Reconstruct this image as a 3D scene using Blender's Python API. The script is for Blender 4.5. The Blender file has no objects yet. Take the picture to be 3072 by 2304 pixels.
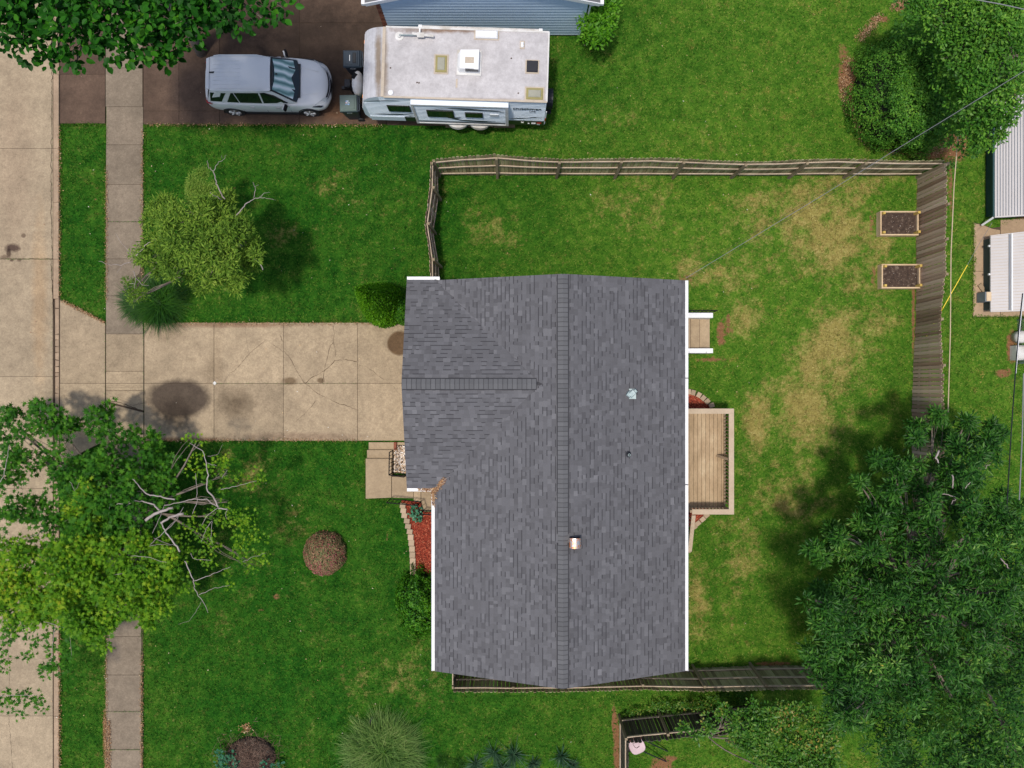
import bpy, math, random
import numpy as np
from mathutils import Vector, Matrix, noise as mnoise
random.seed(7); rng = np.random.default_rng(7)
PI = math.pi
scene = bpy.context.scene
COL = scene.collection

# ------------------------------------------------------------ camera, world, sun, exposure
H = 27.0            # camera height in metres
FP = 2130.0         # focal length in photo pixels
cam_d = bpy.data.cameras.new('camera'); cam = bpy.data.objects.new('camera', cam_d); COL.objects.link(cam)
cam.location = (0, 0, H); cam.rotation_euler = (0, 0, 0)
cam_d.sensor_width = 36; cam_d.lens = FP/3072*36; cam_d.clip_start = 0.1; cam_d.clip_end = 2000
scene.camera = cam
SX, SY = 0.16, 0.125           # ground shadow drift per metre of height (towards +x, +y)
world = bpy.data.worlds.new('World'); scene.world = world; world.use_nodes = True
wn = world.node_tree; wn.nodes.clear()
sky = wn.nodes.new('ShaderNodeTexSky'); sky.sky_type = 'NISHITA'; sky.sun_disc = False
sun_dir = Vector((-SX, -SY, 1)).normalized()     # towards the sun
elev = math.asin(sun_dir.z); azim = math.atan2(sun_dir.x, sun_dir.y)
sky.sun_elevation = elev; sky.sun_rotation = azim; sky.air_density = 1.0; sky.dust_density = 2.5
bg = wn.nodes.new('ShaderNodeBackground'); bg.inputs['Strength'].default_value = 0.14
wo = wn.nodes.new('ShaderNodeOutputWorld')
wn.links.new(sky.outputs[0], bg.inputs[0]); wn.links.new(bg.outputs[0], wo.inputs[0])
sd = bpy.data.lights.new('sun', 'SUN'); sd.energy = 2.7; sd.angle = math.radians(4.5); sd.color = (1, .945, .85)
sun = bpy.data.objects.new('sun', sd); COL.objects.link(sun)
sun.rotation_euler = sun_dir.to_track_quat('Z', 'Y').to_euler(); sun.location = (-8, -8, 60)
vs = scene.view_settings; vs.view_transform = 'Standard'; vs.look = 'None'; vs.exposure = 0.0; vs.gamma = 1; vs.use_curve_mapping = False

# ------------------------------------------------------------ basic helpers
def P(x, y, z=0.0):
    "photo pixel seen at height z -> point of the place"
    k = (H - z)/FP
    return Vector(((x-1536)*k, (1152-y)*k, z))
def Q(ox, oy, s, z=0.0):
    return lambda x, y, zz=z: P(ox+x*s, oy+y*s, zz)
ORI = {}
def link(o, parent=None):
    COL.objects.link(o)
    if parent is not None: o.parent = parent
    return o
def tag(o, label=None, cat=None, group=None, kind=None):
    if label: o['label'] = label
    if cat: o['category'] = cat
    if group: o['group'] = group
    if kind: o['kind'] = kind
    return o
def thing(name, label, cat, loc=(0, 0, 0), rz=0, group=None, kind=None):
    o = bpy.data.objects.new(name, None); o.empty_display_size = .2
    link(o); o.location = loc; o.rotation_euler = (0, 0, rz); ORI[o.name] = Vector(loc)
    tag(o, label, cat, group, kind); return o

class MB:
    def __init__(s): s.v = []; s.f = []; s.m = []
    def add(s, v, f, m=0):
        n = len(s.v); s.v += [tuple(p) for p in v]; s.f += [tuple(i+n for i in q) for q in f]; s.m += [m]*len(f); return s
    def box(s, c, d, rz=0, m=0, bev=0):
        x, y, z = d[0]/2, d[1]/2, d[2]/2; cs, sn = math.cos(rz), math.sin(rz)
        if bev <= 0:
            pts = [(-x,-y,-z),(x,-y,-z),(x,y,-z),(-x,y,-z),(-x,-y,z),(x,-y,z),(x,y,z),(-x,y,z)]
            fs = [(0,3,2,1),(4,5,6,7),(0,1,5,4),(1,2,6,5),(2,3,7,6),(3,0,4,7)]
        else:
            b = bev; pts = []
            for zz, i in ((-z, 0), (z-b, 0), (z, b)):
                for px, py in ((-x+i+b*.0,-y+i),(x-i,-y+i),(x-i,y-i),(-x+i,y-i)): pts.append((px, py, zz))
            fs = [(0,3,2,1),(8,9,10,11)]
            for k in (0, 4):
                for j in range(4): fs.append((k+j, k+(j+1)%4, k+4+(j+1)%4, k+4+j))
        return s.add([(c[0]+p[0]*cs-p[1]*sn, c[1]+p[0]*sn+p[1]*cs, c[2]+p[2]) for p in pts], fs, m)
    def bx(s, x0, x1, y0, y1, z0, z1, m=0): return s.box(((x0+x1)/2, (y0+y1)/2, (z0+z1)/2), (x1-x0, y1-y0, z1-z0), 0, m)
    def prism(s, poly, z0, z1, m=0, bev=0):
        n = len(poly)
        if bev:
            c = (sum(p[0] for p in poly)/n, sum(p[1] for p in poly)/n)
            ins = []
            for p in poly:
                d = math.hypot(p[0]-c[0], p[1]-c[1]) or 1
                ins.append((p[0]-(p[0]-c[0])/d*bev*1.3, p[1]-(p[1]-c[1])/d*bev*1.3))
            v = [(p[0],p[1],z0) for p in poly]+[(p[0],p[1],z1-bev) for p in poly]+[(p[0],p[1],z1) for p in ins]
            f = [tuple(range(n-1,-1,-1)), tuple(range(2*n,3*n))]
            for k in (0, n): f += [(k+i, k+(i+1)%n, k+n+(i+1)%n, k+n+i) for i in range(n)]
        else:
            v = [(p[0],p[1],z0) for p in poly]+[(p[0],p[1],z1) for p in poly]
            f = [tuple(range(n-1,-1,-1)), tuple(range(n,2*n))]+[(i,(i+1)%n,n+(i+1)%n,n+i) for i in range(n)]
        return s.add(v, f, m)
    def tube(s, pts, r, n=6, m=0, cap=True):
        pts = [Vector(p) for p in pts]
        if not hasattr(r, '__len__'): r = [r]*len(pts)
        v = []; f = []; a = None
        for i, p in enumerate(pts):
            d = (pts[min(i+1, len(pts)-1)]-pts[max(i-1, 0)]).normalized()
            if a is None: a = d.orthogonal().normalized()
            a = (a-d*a.dot(d)); a = a.normalized() if a.length > 1e-6 else d.orthogonal().normalized()
            b = d.cross(a)
            for k in range(n):
                t = 2*PI*k/n; v.append(p+(a*math.cos(t)+b*math.sin(t))*r[i])
        for i in range(len(pts)-1):
            for k in range(n): f.append((i*n+k, i*n+(k+1)%n, (i+1)*n+(k+1)%n, (i+1)*n+k))
        if cap: f.append(tuple(range(n-1,-1,-1))); f.append(tuple((len(pts)-1)*n+k for k in range(n)))
        return s.add(v, f, m)
    def bar(s, a, b, w, h, m=0, up=(0,0,1)):
        a = Vector(a); b = Vector(b); d = (b-a).normalized(); u = Vector(up); x = d.cross(u)
        if x.length < 1e-4: x = d.cross(Vector((1,0,0)))
        x.normalize(); z = x.cross(d)
        v = [p+x*sx*w/2+z*sz*h/2 for p in (a, b) for sx, sz in ((-1,-1),(1,-1),(1,1),(-1,1))]
        return s.add(v, [(0,1,2,3),(7,6,5,4),(0,4,5,1),(1,5,6,2),(2,6,7,3),(3,7,4,0)], m)
    def lathe(s, c, prof, n=20, m=0, sx=1, sy=1):
        v = []; f = []
        for r, z in prof:
            for k in range(n): t = 2*PI*k/n; v.append((c[0]+r*sx*math.cos(t), c[1]+r*sy*math.sin(t), c[2]+z))
        for i in range(len(prof)-1):
            for k in range(n): f.append((i*n+k, i*n+(k+1)%n, (i+1)*n+(k+1)%n, (i+1)*n+k))
        f.append(tuple(range(n-1,-1,-1))); f.append(tuple((len(prof)-1)*n+k for k in range(n)))
        return s.add(v, f, m)
    def build(s, name, mats, parent=None, local=False, smooth=False):
        me = bpy.data.meshes.new(name)
        o0 = Vector((0,0,0)) if (parent is None or local) else ORI.get(parent.name, Vector((0,0,0)))
        me.from_pydata([(p[0]-o0.x, p[1]-o0.y, p[2]-o0.z) for p in s.v], [], s.f)
        mats = mats if isinstance(mats, (list, tuple)) else [mats]
        for q in mats: me.materials.append(q)
        if len(mats) > 1: me.polygons.foreach_set('material_index', s.m)
        if smooth: me.polygons.foreach_set('use_smooth', [True]*len(me.polygons))
        me.update(); o = bpy.data.objects.new(name, me); link(o, parent); ORI[o.name] = o0
        return o

def np_obj(name, V, F, mat, parent=None, attrs=None, k=3):
    "big mesh straight from numpy arrays; F is (n,k)"
    o0 = Vector((0,0,0)) if parent is None else ORI.get(parent.name, Vector((0,0,0)))
    V = V-np.array(o0)
    me = bpy.data.meshes.new(name)
    me.vertices.add(len(V)); me.vertices.foreach_set('co', V.astype(np.float32).ravel())
    me.loops.add(F.size); me.loops.foreach_set('vertex_index', F.astype(np.int32).ravel())
    me.polygons.add(len(F)); me.polygons.foreach_set('loop_start', (np.arange(len(F))*k).astype(np.int32))
    me.polygons.foreach_set('loop_total', np.full(len(F), k, np.int32))
    for an, av in (attrs or {}).items():
        a = me.attributes.new(an, 'FLOAT', 'POINT'); a.data.foreach_set('value', av.astype(np.float32))
    me.materials.append(mat); me.update(calc_edges=True); me.validate()
    o = bpy.data.objects.new(name, me); link(o, parent); ORI[o.name] = o0
    return o

# ------------------------------------------------------------ materials
def nodes(name):
    m = bpy.data.materials.new(name); m.use_nodes = True; nt = m.node_tree; nt.nodes.clear()
    out = nt.nodes.new('ShaderNodeOutputMaterial'); b = nt.nodes.new('ShaderNodeBsdfPrincipled')
    nt.links.new(b.outputs[0], out.inputs[0]); return m, nt, b, out
def N(nt, t, **kw):
    n = nt.nodes.new(t)
    for k, v in kw.items(): setattr(n, k, v)
    return n
def math_(nt, op, a, b=None, clamp=False):
    n = N(nt, 'ShaderNodeMath', operation=op); n.use_clamp = clamp
    for i, q in enumerate((a, b)):
        if q is None: continue
        if isinstance(q, (int, float)): n.inputs[i].default_value = q
        else: nt.links.new(q, n.inputs[i])
    return n.outputs[0]
def ramp_(nt, fac, stops):
    r = N(nt, 'ShaderNodeValToRGB'); e = r.color_ramp.elements
    while len(e) < len(stops): e.new(.5)
    for i, (p, c) in enumerate(stops): e[i].position = p; e[i].color = tuple(c)+(1,) if len(c) == 3 else c
    nt.links.new(fac, r.inputs[0]); return r.outputs[0]
def mix_(nt, fac, a, b, mode='MIX'):
    n = N(nt, 'ShaderNodeMix', data_type='RGBA', blend_type=mode)
    for i, q in ((0, fac), (6, a), (7, b)):
        if isinstance(q, (int, float)): n.inputs[i].default_value = q
        elif isinstance(q, tuple): n.inputs[i].default_value = q+(1,) if len(q) == 3 else q
        else: nt.links.new(q, n.inputs[i])
    return n.outputs[2]
def noise_(nt, vec, scale, detail=3, rough=.55):
    n = N(nt, 'ShaderNodeTexNoise'); n.inputs['Scale'].default_value = scale; n.inputs['Detail'].default_value = detail
    n.inputs['Roughness'].default_value = rough; nt.links.new(vec, n.inputs['Vector']); return n.outputs[0]
def pos_(nt, mode='pos', scale=None):
    if mode == 'pos': o = N(nt, 'ShaderNodeNewGeometry').outputs['Position']
    else: o = N(nt, 'ShaderNodeTexCoord').outputs['Object']
    if scale:
        mp = N(nt, 'ShaderNodeMapping'); mp.inputs['Scale'].default_value = scale; nt.links.new(o, mp.inputs['Vector']); o = mp.outputs[0]
    return o
def rand_(nt):
    g = N(nt, 'ShaderNodeNewGeometry').outputs['Random Per Island']; oi = N(nt, 'ShaderNodeObjectInfo').outputs['Random']
    return math_(nt, 'FRACT', math_(nt, 'ADD', g, oi))
def bump_(nt, b, h, strength=.3, dist=.01):
    n = N(nt, 'ShaderNodeBump'); n.inputs['Strength'].default_value = strength; n.inputs['Distance'].default_value = dist
    nt.links.new(h, n.inputs['Height']); nt.links.new(n.outputs[0], b.inputs['Normal'])
def mat(name, stops, rough=.8, rnd=1.0, nscale=3, ngrain=.25, gscale=60, mode='pos', stretch=None, bump=.2, bdist=.004, metal=0, spec=.4, coat=0):
    """ramp driven by piece-to-piece randomness (rnd) and noise; fine grain on top"""
    m, nt, b, out = nodes(name)
    if not isinstance(stops, list): stops = [(0, tuple(c*.88 for c in stops)), (1, tuple(min(1, c*1.1) for c in stops))]
    p = pos_(nt, mode, stretch)
    n1 = noise_(nt, p, nscale, 4)
    n1 = math_(nt, 'MULTIPLY_ADD', n1, 2.2); nt.nodes[-1].inputs[2].default_value = -.6
    f = n1
    if rnd > 0:
        r = rand_(nt); f = math_(nt, 'ADD', math_(nt, 'MULTIPLY', r, rnd), math_(nt, 'MULTIPLY', n1, 1-rnd), True)
    c = ramp_(nt, f, stops)
    g = noise_(nt, p, gscale, 2, .7)
    gg = math_(nt, 'MULTIPLY_ADD', g, ngrain*2); nt.nodes[-1].inputs[2].default_value = 1-ngrain
    cc = N(nt, 'ShaderNodeCombineColor')
    for i in range(3): nt.links.new(gg, cc.inputs[i])
    c = mix_(nt, 1.0, c, cc.outputs[0], 'MULTIPLY')
    nt.links.new(c, b.inputs['Base Color'])
    b.inputs['Roughness'].default_value = rough; b.inputs['Metallic'].default_value = metal
    b.inputs['Specular IOR Level'].default_value = spec; b.inputs['Coat Weight'].default_value = coat
    if bump: bump_(nt, b, g, bump, bdist)
    return m
def leaf_mat(name, stops, rough=.45, trans=.25, spec=.5, tcol=1.3):
    m, nt, b, out = nodes(name)
    n1 = noise_(nt, pos_(nt), .7, 3)
    n1 = math_(nt, 'MULTIPLY_ADD', n1, 2.4); nt.nodes[-1].inputs[2].default_value = -.7
    f = math_(nt, 'ADD', math_(nt, 'MULTIPLY', rand_(nt), .6), math_(nt, 'MULTIPLY', n1, .4), True)
    c = ramp_(nt, f, stops); nt.links.new(c, b.inputs['Base Color'])
    b.inputs['Roughness'].default_value = rough; b.inputs['Specular IOR Level'].default_value = spec*.5
    t = N(nt, 'ShaderNodeBsdfTranslucent'); cc = mix_(nt, 1.0, c, (tcol, tcol*1.1, tcol*.5), 'MULTIPLY'); nt.links.new(cc, t.inputs[0])
    mx = N(nt, 'ShaderNodeMixShader'); mx.inputs[0].default_value = trans
    nt.links.new(b.outputs[0], mx.inputs[1]); nt.links.new(t.outputs[0], mx.inputs[2]); nt.links.new(mx.outputs[0], out.inputs[0])
    return m
def stain_(nt, cx, cy, rx, ry, warp=.25, soft=.45):
    p = pos_(nt)
    mp = N(nt, 'ShaderNodeMapping'); mp.inputs['Location'].default_value = (-cx/rx, -cy/ry, 0); mp.inputs['Scale'].default_value = (1/rx, 1/ry, 0)
    nt.links.new(p, mp.inputs['Vector'])
    ln = N(nt, 'ShaderNodeVectorMath', operation='LENGTH'); nt.links.new(mp.outputs[0], ln.inputs[0])
    w = noise_(nt, p, 2.6, 5, .65)
    d = math_(nt, 'ADD', ln.outputs['Value'], math_(nt, 'MULTIPLY', math_(nt, 'SUBTRACT', w, .5), warp*2.4))
    mr = N(nt, 'ShaderNodeMapRange'); mr.inputs[1].default_value = 1-soft; mr.inputs[2].default_value = 1+soft*.4
    mr.inputs[3].default_value = 1; mr.inputs[4].default_value = 0; mr.clamp = True; nt.links.new(d, mr.inputs[0])
    return mr.outputs[0]
def concrete(name, base, var=.16, speck=.5, stains=(), mode='pos'):
    m, nt, b, out = nodes(name); p = pos_(nt)
    lo = tuple(c*(1-var*1.5) for c in base); hi = tuple(min(1, c*(1+var)) for c in base)
    n1 = noise_(nt, p, .9, 6, .62); n2 = noise_(nt, p, 15, 4, .85); n3 = noise_(nt, p, 55, 2, .7); n4 = noise_(nt, p, 3.5, 5, .75)
    f = math_(nt, 'MULTIPLY_ADD', n1, 2.0); nt.nodes[-1].inputs[2].default_value = -.5
    c = ramp_(nt, f, [(0, lo), (.5, base), (1, hi)])
    c = mix_(nt, math_(nt, 'MULTIPLY', ramp_(nt, n4, [(.40, (0,0,0)), (.66, (1,1,1))]), .5), c, (base[0]*.62, base[1]*.6, base[2]*.6))
    g = math_(nt, 'ADD', math_(nt, 'MULTIPLY', n2, .6), math_(nt, 'MULTIPLY', n3, .4))
    gg = math_(nt, 'MULTIPLY_ADD', g, 3.4*speck); nt.nodes[-1].inputs[2].default_value = 1-1.7*speck
    r = N(nt, 'ShaderNodeObjectInfo').outputs['Random']
    gg = math_(nt, 'MULTIPLY', gg, math_(nt, 'MULTIPLY_ADD', r, .22)); nt.nodes[-2].inputs[2].default_value = .89
    cc = N(nt, 'ShaderNodeCombineColor')
    for i in range(3): nt.links.new(gg, cc.inputs[i])
    c = mix_(nt, 1.0, c, cc.outputs[0], 'MULTIPLY')
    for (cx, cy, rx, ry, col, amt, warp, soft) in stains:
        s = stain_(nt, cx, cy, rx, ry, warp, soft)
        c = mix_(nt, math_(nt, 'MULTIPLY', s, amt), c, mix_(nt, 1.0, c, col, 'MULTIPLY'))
    nt.links.new(c, b.inputs['Base Color']); b.inputs['Roughness'].default_value = .88; b.inputs['Specular IOR Level'].default_value = .25
    bump_(nt, b, g, .35, .006)
    return m
def gp(x, y): p = P(x, y); return p.x, p.y

# grass colours come from attributes: dry, bare, tint
def grass_mat(name, blade=False):
    m, nt, b, out = nodes(name); p = pos_(nt)
    def at(n): a = N(nt, 'ShaderNodeAttribute'); a.attribute_name = n; return a.outputs['Fac']
    dry, bare, tint = at('dry'), at('bare'), at('tint')
    n1 = noise_(nt, p, 11, 5, .85); n2 = noise_(nt, p, 2.3, 6, .75)
    f = math_(nt, 'ADD', math_(nt, 'MULTIPLY', n1, 1.5), math_(nt, 'MULTIPLY', n2, 1.2)); f = math_(nt, 'SUBTRACT', f, .68)
    if blade: f = math_(nt, 'ADD', math_(nt, 'MULTIPLY', f, .5), math_(nt, 'MULTIPLY', rand_(nt), .75))
    f = math_(nt, 'SUBTRACT', f, .2, True)
    dark = ramp_(nt, f, [(0, (.003,.018,.002)), (.40, (.013,.074,.006)), (.68, (.032,.128,.010)), (1, (.13,.20,.025))])
    lite = ramp_(nt, f, [(0, (.016,.058,.005)), (.4, (.055,.150,.012)), (.7, (.13,.225,.024)), (1, (.36,.35,.09))])
    c = mix_(nt, tint, dark, lite)
    n3 = noise_(nt, p, 6.0, 5, .7)
    n6 = noise_(nt, p, 1.5, 7, .78); m6 = math_(nt, 'MULTIPLY', ramp_(nt, n6, [(.56, (0,0,0)), (.70, (1,1,1))]), .6)
    c = mix_(nt, m6, c, mix_(nt, 1.0, c, (2.6, .95, 2.2), 'MULTIPLY'))
    n7 = noise_(nt, p, 2.4, 6, .75); m7 = math_(nt, 'MULTIPLY', ramp_(nt, n7, [(.48, (0,0,0)), (.66, (1,1,1))]), .45)
    c = mix_(nt, m7, c, mix_(nt, 1.0, c, (.42, .55, .6), 'MULTIPLY'))
    n5 = noise_(nt, p, 3.2, 6, .85); d = math_(nt, 'ADD', dry, math_(nt, 'MULTIPLY', math_(nt, 'SUBTRACT', n3, .5), 1.3)); d = math_(nt, 'ADD', d, math_(nt, 'MULTIPLY', math_(nt, 'SUBTRACT', n5, .5), 1.5))
    d = ramp_(nt, d, [(.28, (0,0,0)), (.85, (1,1,1))])
    straw = ramp_(nt, f, [(0, (.16,.10,.035)), (.5, (.42,.28,.10)), (1, (.66,.50,.24))])
    c = mix_(nt, math_(nt, 'MULTIPLY', d, .6), c, straw)
    bb = math_(nt, 'ADD', bare, math_(nt, 'MULTIPLY', math_(nt, 'SUBTRACT', n3, .5), .9))
    bb = ramp_(nt, bb, [(.4, (0,0,0)), (.62, (1,1,1))])
    soil = ramp_(nt, n1, [(.2, (.09,.045,.022)), (.55, (.25,.125,.06)), (.9, (.42,.26,.14))])
    c = mix_(nt, bb, c, soil)
    nt.links.new(c, b.inputs['Base Color']); b.inputs['Roughness'].default_value = .85; b.inputs['Specular IOR Level'].default_value = .04
    if not blade: bump_(nt, b, n1, .8, .05)
    return m

G = {}
G['grass'] = grass_mat('grass_sheet'); G['blade'] = grass_mat('grass_blades', True)
sp = []
for (x, y, rx, ry, col, amt, w, s) in [
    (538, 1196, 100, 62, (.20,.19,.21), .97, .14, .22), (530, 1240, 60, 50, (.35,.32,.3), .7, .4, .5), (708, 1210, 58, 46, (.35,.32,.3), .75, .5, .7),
    (1200, 1030, 40, 37, (.38,.30,.24), 1.0, .1, .12), (870, 1143, 24, 13, (.4,.35,.3), .9, .3, .4), (963, 1142, 12, 9, (.4,.35,.3), .9, .3, .4),
    (640, 1115, 40, 40, (.7,.68,.66), .6, .5, .6), (500, 1000, 60, 30, (.75,.73,.72), .6, .5, .6), (900, 1310, 200, 14, (.62,.55,.55), .7, .4, .6),
    (700, 975, 240, 9, (.62,.5,.46), .8, .4, .6), (560, 1322, 130, 12, (.42,.3,.26), .9, .5, .6), (650, 1060, 20, 120, (.8,.78,.76), .6, .4, .6)]:
    cx, cy = gp(x, y); sp.append((cx, cy, rx/78.9, ry/78.9, col, amt, w, s))
G['drive'] = concrete('driveway_concrete', (.375,.288,.188), .2, .62, sp)
rs = []
for (x, y, rx, ry, col, amt, w, s) in [(38, 745, 22, 14, (.25,.2,.22), .95, .6, .4), (28, 760, 8, 18, (.3,.25,.25), .9, .5, .4), (72, 707, 7, 7, (.35,.3,.3), .8, .5, .4),
    (36, 781, 8, 5, (.3,.25,.25), .9, .5, .4), (60, 780, 8, 6, (.35,.3,.3), .8, .5, .4), (15, 772, 10, 8, (.5,.45,.45), .8, .5, .4),
    (120, 900, 24, 260, (1.06,.93,.80), .7, .5, .6), (40, 500, 70, 300, (.9,.86,.86), .7, .5, .6)]:
    cx, cy = gp(x, y); rs.append((cx, cy, rx/78.9, ry/78.9, col, amt, w, s))
G['road'] = concrete('road_concrete', (.365,.285,.190), .17, .55, rs)
G['walk'] = concrete('sidewalk_concrete', (.225,.178,.128), .2, .55)
ns = []
for (x, y, rx, ry, col, amt, w, s_) in [(980,150,330,170,(.42,.42,.42),.95,.35,.6),(640,90,160,120,(.6,.58,.55),.8,.4,.6),(1010,330,60,40,(1.3,.95,.6),.6,.5,.6),(900,60,160,60,(.5,.5,.5),.6,.5,.5)]:
    cx, cy = gp(x, y); ns.append((cx, cy, rx/78.9, ry/78.9, col, amt, w, s_))
G['nbdrive'] = concrete('old_brown_concrete', (.105,.067,.046), .3, .55, ns)
G['tan'] = concrete('step_concrete', (.40,.30,.19), .08, .3)
G['kerb'] = concrete('kerb_concrete', (.38,.275,.185), .16, .35)
G['soil'] = mat('garden_soil', [(0,(.035,.022,.016)),(.7,(.085,.055,.04)),(1,(.25,.2,.15))], .95, 0, 9, .6, 60, bump=.8, bdist=.03)
G['crack'] = mat('crack_dirt_riser_shade', (.075,.048,.03), 1, 0)
G['joint'] = mat('joint_dirt', (.085,.058,.038), 1, 0)
G['dirtbase'] = mat('dirt_base', (.09,.06,.04), 1, 0)
G['shingle'] = mat('shingle_granules', [(0,(.080,.078,.084)),(.2,(.102,.100,.107)),(.75,(.122,.120,.129)),(.93,(.145,.143,.152)),(1,(.205,.202,.214))], .95, .85, .6, .22, 40, bump=.3)
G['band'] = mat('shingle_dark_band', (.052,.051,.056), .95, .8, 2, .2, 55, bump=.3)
G['cap'] = mat('ridge_cap_granules', [(0,(.098,.098,.103)),(1,(.135,.135,.141))], .95, .7, 2, .15, 55)
G['ventblack'] = mat('black_vent_plastic', (.022,.022,.028), .7, 0)
G['white'] = mat('white_paint', [(0,(.74,.74,.75)),(1,(.84,.84,.83))], .45, .2, 2, .05, 30, bump=0)
G['dirtywhite'] = mat('weathered_white', [(0,(.42,.38,.32)),(.5,(.62,.60,.57)),(1,(.74,.73,.72))], .6, .2, 3, .1, 20, bump=0)
G['siding'] = mat('beige_siding', (.5,.44,.35), .7, .4)
G['bluesiding'] = mat('blue_grey_siding', [(0,(.46,.58,.70)),(1,(.56,.68,.79))], .55, .5, 1.5, .06, 20, bump=0)
G['brick'] = mat('red_brick', [(0,(.12,.035,.02)),(.5,(.25,.08,.045)),(1,(.36,.15,.09))], .9, .9)
G['mortar'] = mat('mortar', (.3,.27,.23), .95, 0)
G['fence'] = mat('weathered_fence_wood', [(0,(.08,.042,.026)),(.3,(.27,.165,.10)),(.65,(.50,.36,.25)),(1,(.76,.62,.47))], .9, .5, 1.2, .45, 5, 'obj', (7,7,.9), .5)
G['fencegreen'] = mat('mossy_fence_wood', [(0,(.11,.085,.05)),(.35,(.24,.20,.10)),(.7,(.40,.36,.19)),(1,(.56,.48,.31))], .9, .5, 1.2, .45, 5, 'obj', (7,7,.9), .5)
G['fencedark'] = mat('dark_fence_wood', [(0,(.035,.028,.02)),(.5,(.075,.062,.045)),(1,(.15,.13,.10))], .9, .6, 1.2, .45, 5, 'obj', (7,7,.9), .5)
G['rail'] = mat('pale_fence_rail', [(0,(.36,.27,.19)),(1,(.58,.47,.35))], .85, .3, 2, .3, 12)
G['post'] = mat('fence_post_wood', [(0,(.17,.13,.08)),(1,(.34,.27,.17))], .9, .3, 2, .35, 12)
G['deck'] = mat('worn_deck_board', [(0,(.30,.21,.12)),(.5,(.42,.30,.18)),(.8,(.49,.37,.23)),(1,(.62,.53,.38))], .85, .25, 1.1, .25, 7, 'pos', (2.5,1.2,1), .2)
G['deckrail'] = mat('deck_rail_cap', [(0,(.43,.33,.225)),(1,(.55,.44,.32))], .8, .3, 2, .15, 14, 'pos', (1,1,1), .1)
G['balus'] = mat('baluster_wood', (.36,.27,.18), .85, .5)
G['bedwood'] = mat('raised_bed_timber', [(0,(.48,.33,.19)),(1,(.74,.58,.38))], .8, .4, 2, .15, 14)
G['bedpost'] = mat('raised_bed_corner_post', [(0,(.48,.32,.07)),(1,(.62,.44,.12))], .8, .4, 2, .15, 14)
G['stone'] = mat('edging_block', [(0,(.33,.245,.165)),(.6,(.45,.34,.23)),(1,(.52,.38,.27))], .9, .8, 2, .25, 50)
G['pebble'] = mat('pebbles', [(0,(.10,.07,.05)),(.3,(.33,.2,.1)),(.55,(.62,.45,.3)),(.8,(.75,.68,.6)),(1,(.9,.86,.82))], .7, 1.0, 2, .1, 20)
G['mulch'] = mat('red_mulch_chips', [(0,(.09,.016,.008)),(.4,(.26,.038,.018)),(.75,(.44,.075,.035)),(1,(.62,.24,.13))], .9, .9, 3, .2, 30)
G['mulchbase'] = mat('red_mulch_base', (.22,.03,.014), .95, 0, 12, .5, 40, bump=.8, bdist=.02)
G['iron'] = mat('black_iron', (.012,.012,.013), .8, 0, 2, .1, 20, bump=0, spec=.1)
G['black'] = mat('black_plastic', (.012,.013,.016), .45, 0, 2, .1, 20, bump=0)
G['rubber'] = mat('tyre_rubber', (.02,.02,.021), .8, 0)
G['bark'] = mat('grey_bark', [(0,(.11,.085,.065)),(1,(.26,.21,.17))], .9, .2, 3, .4, 12, bump=.8, bdist=.02)
G['deadwood'] = mat('dead_branch_bark', [(0,(.24,.19,.17)),(1,(.46,.40,.37))], .85, .3, 3, .25, 18)
G['mulchlitter'] = mat('dry_leaf_litter', [(0,(.10,.04,.02)),(.4,(.27,.13,.06)),(.8,(.45,.27,.13)),(1,(.65,.48,.3))], .9, 1.0)
G['silver'] = mat('silver_car_paint', [(0,(.66,.66,.65)),(1,(.72,.72,.71))], .4, 0, 1, .03, 30, 'obj', bump=0, metal=.0, coat=.5)
G['glass'] = mat('dark_tinted_glass', (.008,.012,.012), .08, 0, 2, .0, 20, bump=0, spec=.7)
G['chrome'] = mat('alloy', (.62,.62,.64), .3, 0, 2, .05, 30, bump=0, metal=.85)
G['redlens'] = mat('red_lens', (.42,.012,.015), .2, 0, bump=0)
G['clearlens'] = mat('headlamp_lens', (.55,.58,.6), .1, 0, 9, .4, 40, bump=0, spec=.8)
G['orange'] = mat('amber_marker', (.7,.25,.05), .3, 0, bump=0)
def shade_mat():
    m, nt, b, out = nodes('silver_sunshade_behind_glass'); p = pos_(nt, 'obj')
    w = N(nt, 'ShaderNodeTexWave'); w.bands_direction = 'Y'; w.inputs['Scale'].default_value = 1.15; w.inputs['Distortion'].default_value = 2.2; w.inputs['Detail'].default_value = 2
    w.inputs['Detail Scale'].default_value = 2; nt.links.new(p, w.inputs['Vector'])
    c = ramp_(nt, w.outputs['Fac'], [(0,(.10,.21,.19)),(.5,(.30,.46,.42)),(.8,(.55,.66,.62)),(1,(.75,.80,.78))])
    nt.links.new(c, b.inputs['Base Color']); b.inputs['Roughness'].default_value = .18; b.inputs['Coat Weight'].default_value = .8; return m
G['sunshade'] = shade_mat()
G['metal'] = mat('galvanised_metal', [(0,(.20,.26,.27)),(.6,(.28,.35,.36)),(1,(.4,.46,.46))], .45, .2, 6, .12, 30, bump=0, metal=.4)
G['rust'] = mat('rusty_metal', [(0,(.35,.42,.46)),(.45,(.5,.45,.42)),(.6,(.65,.25,.12)),(1,(.5,.16,.08))], .35, 0, 7, .1, 30, bump=0, metal=.6)

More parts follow.
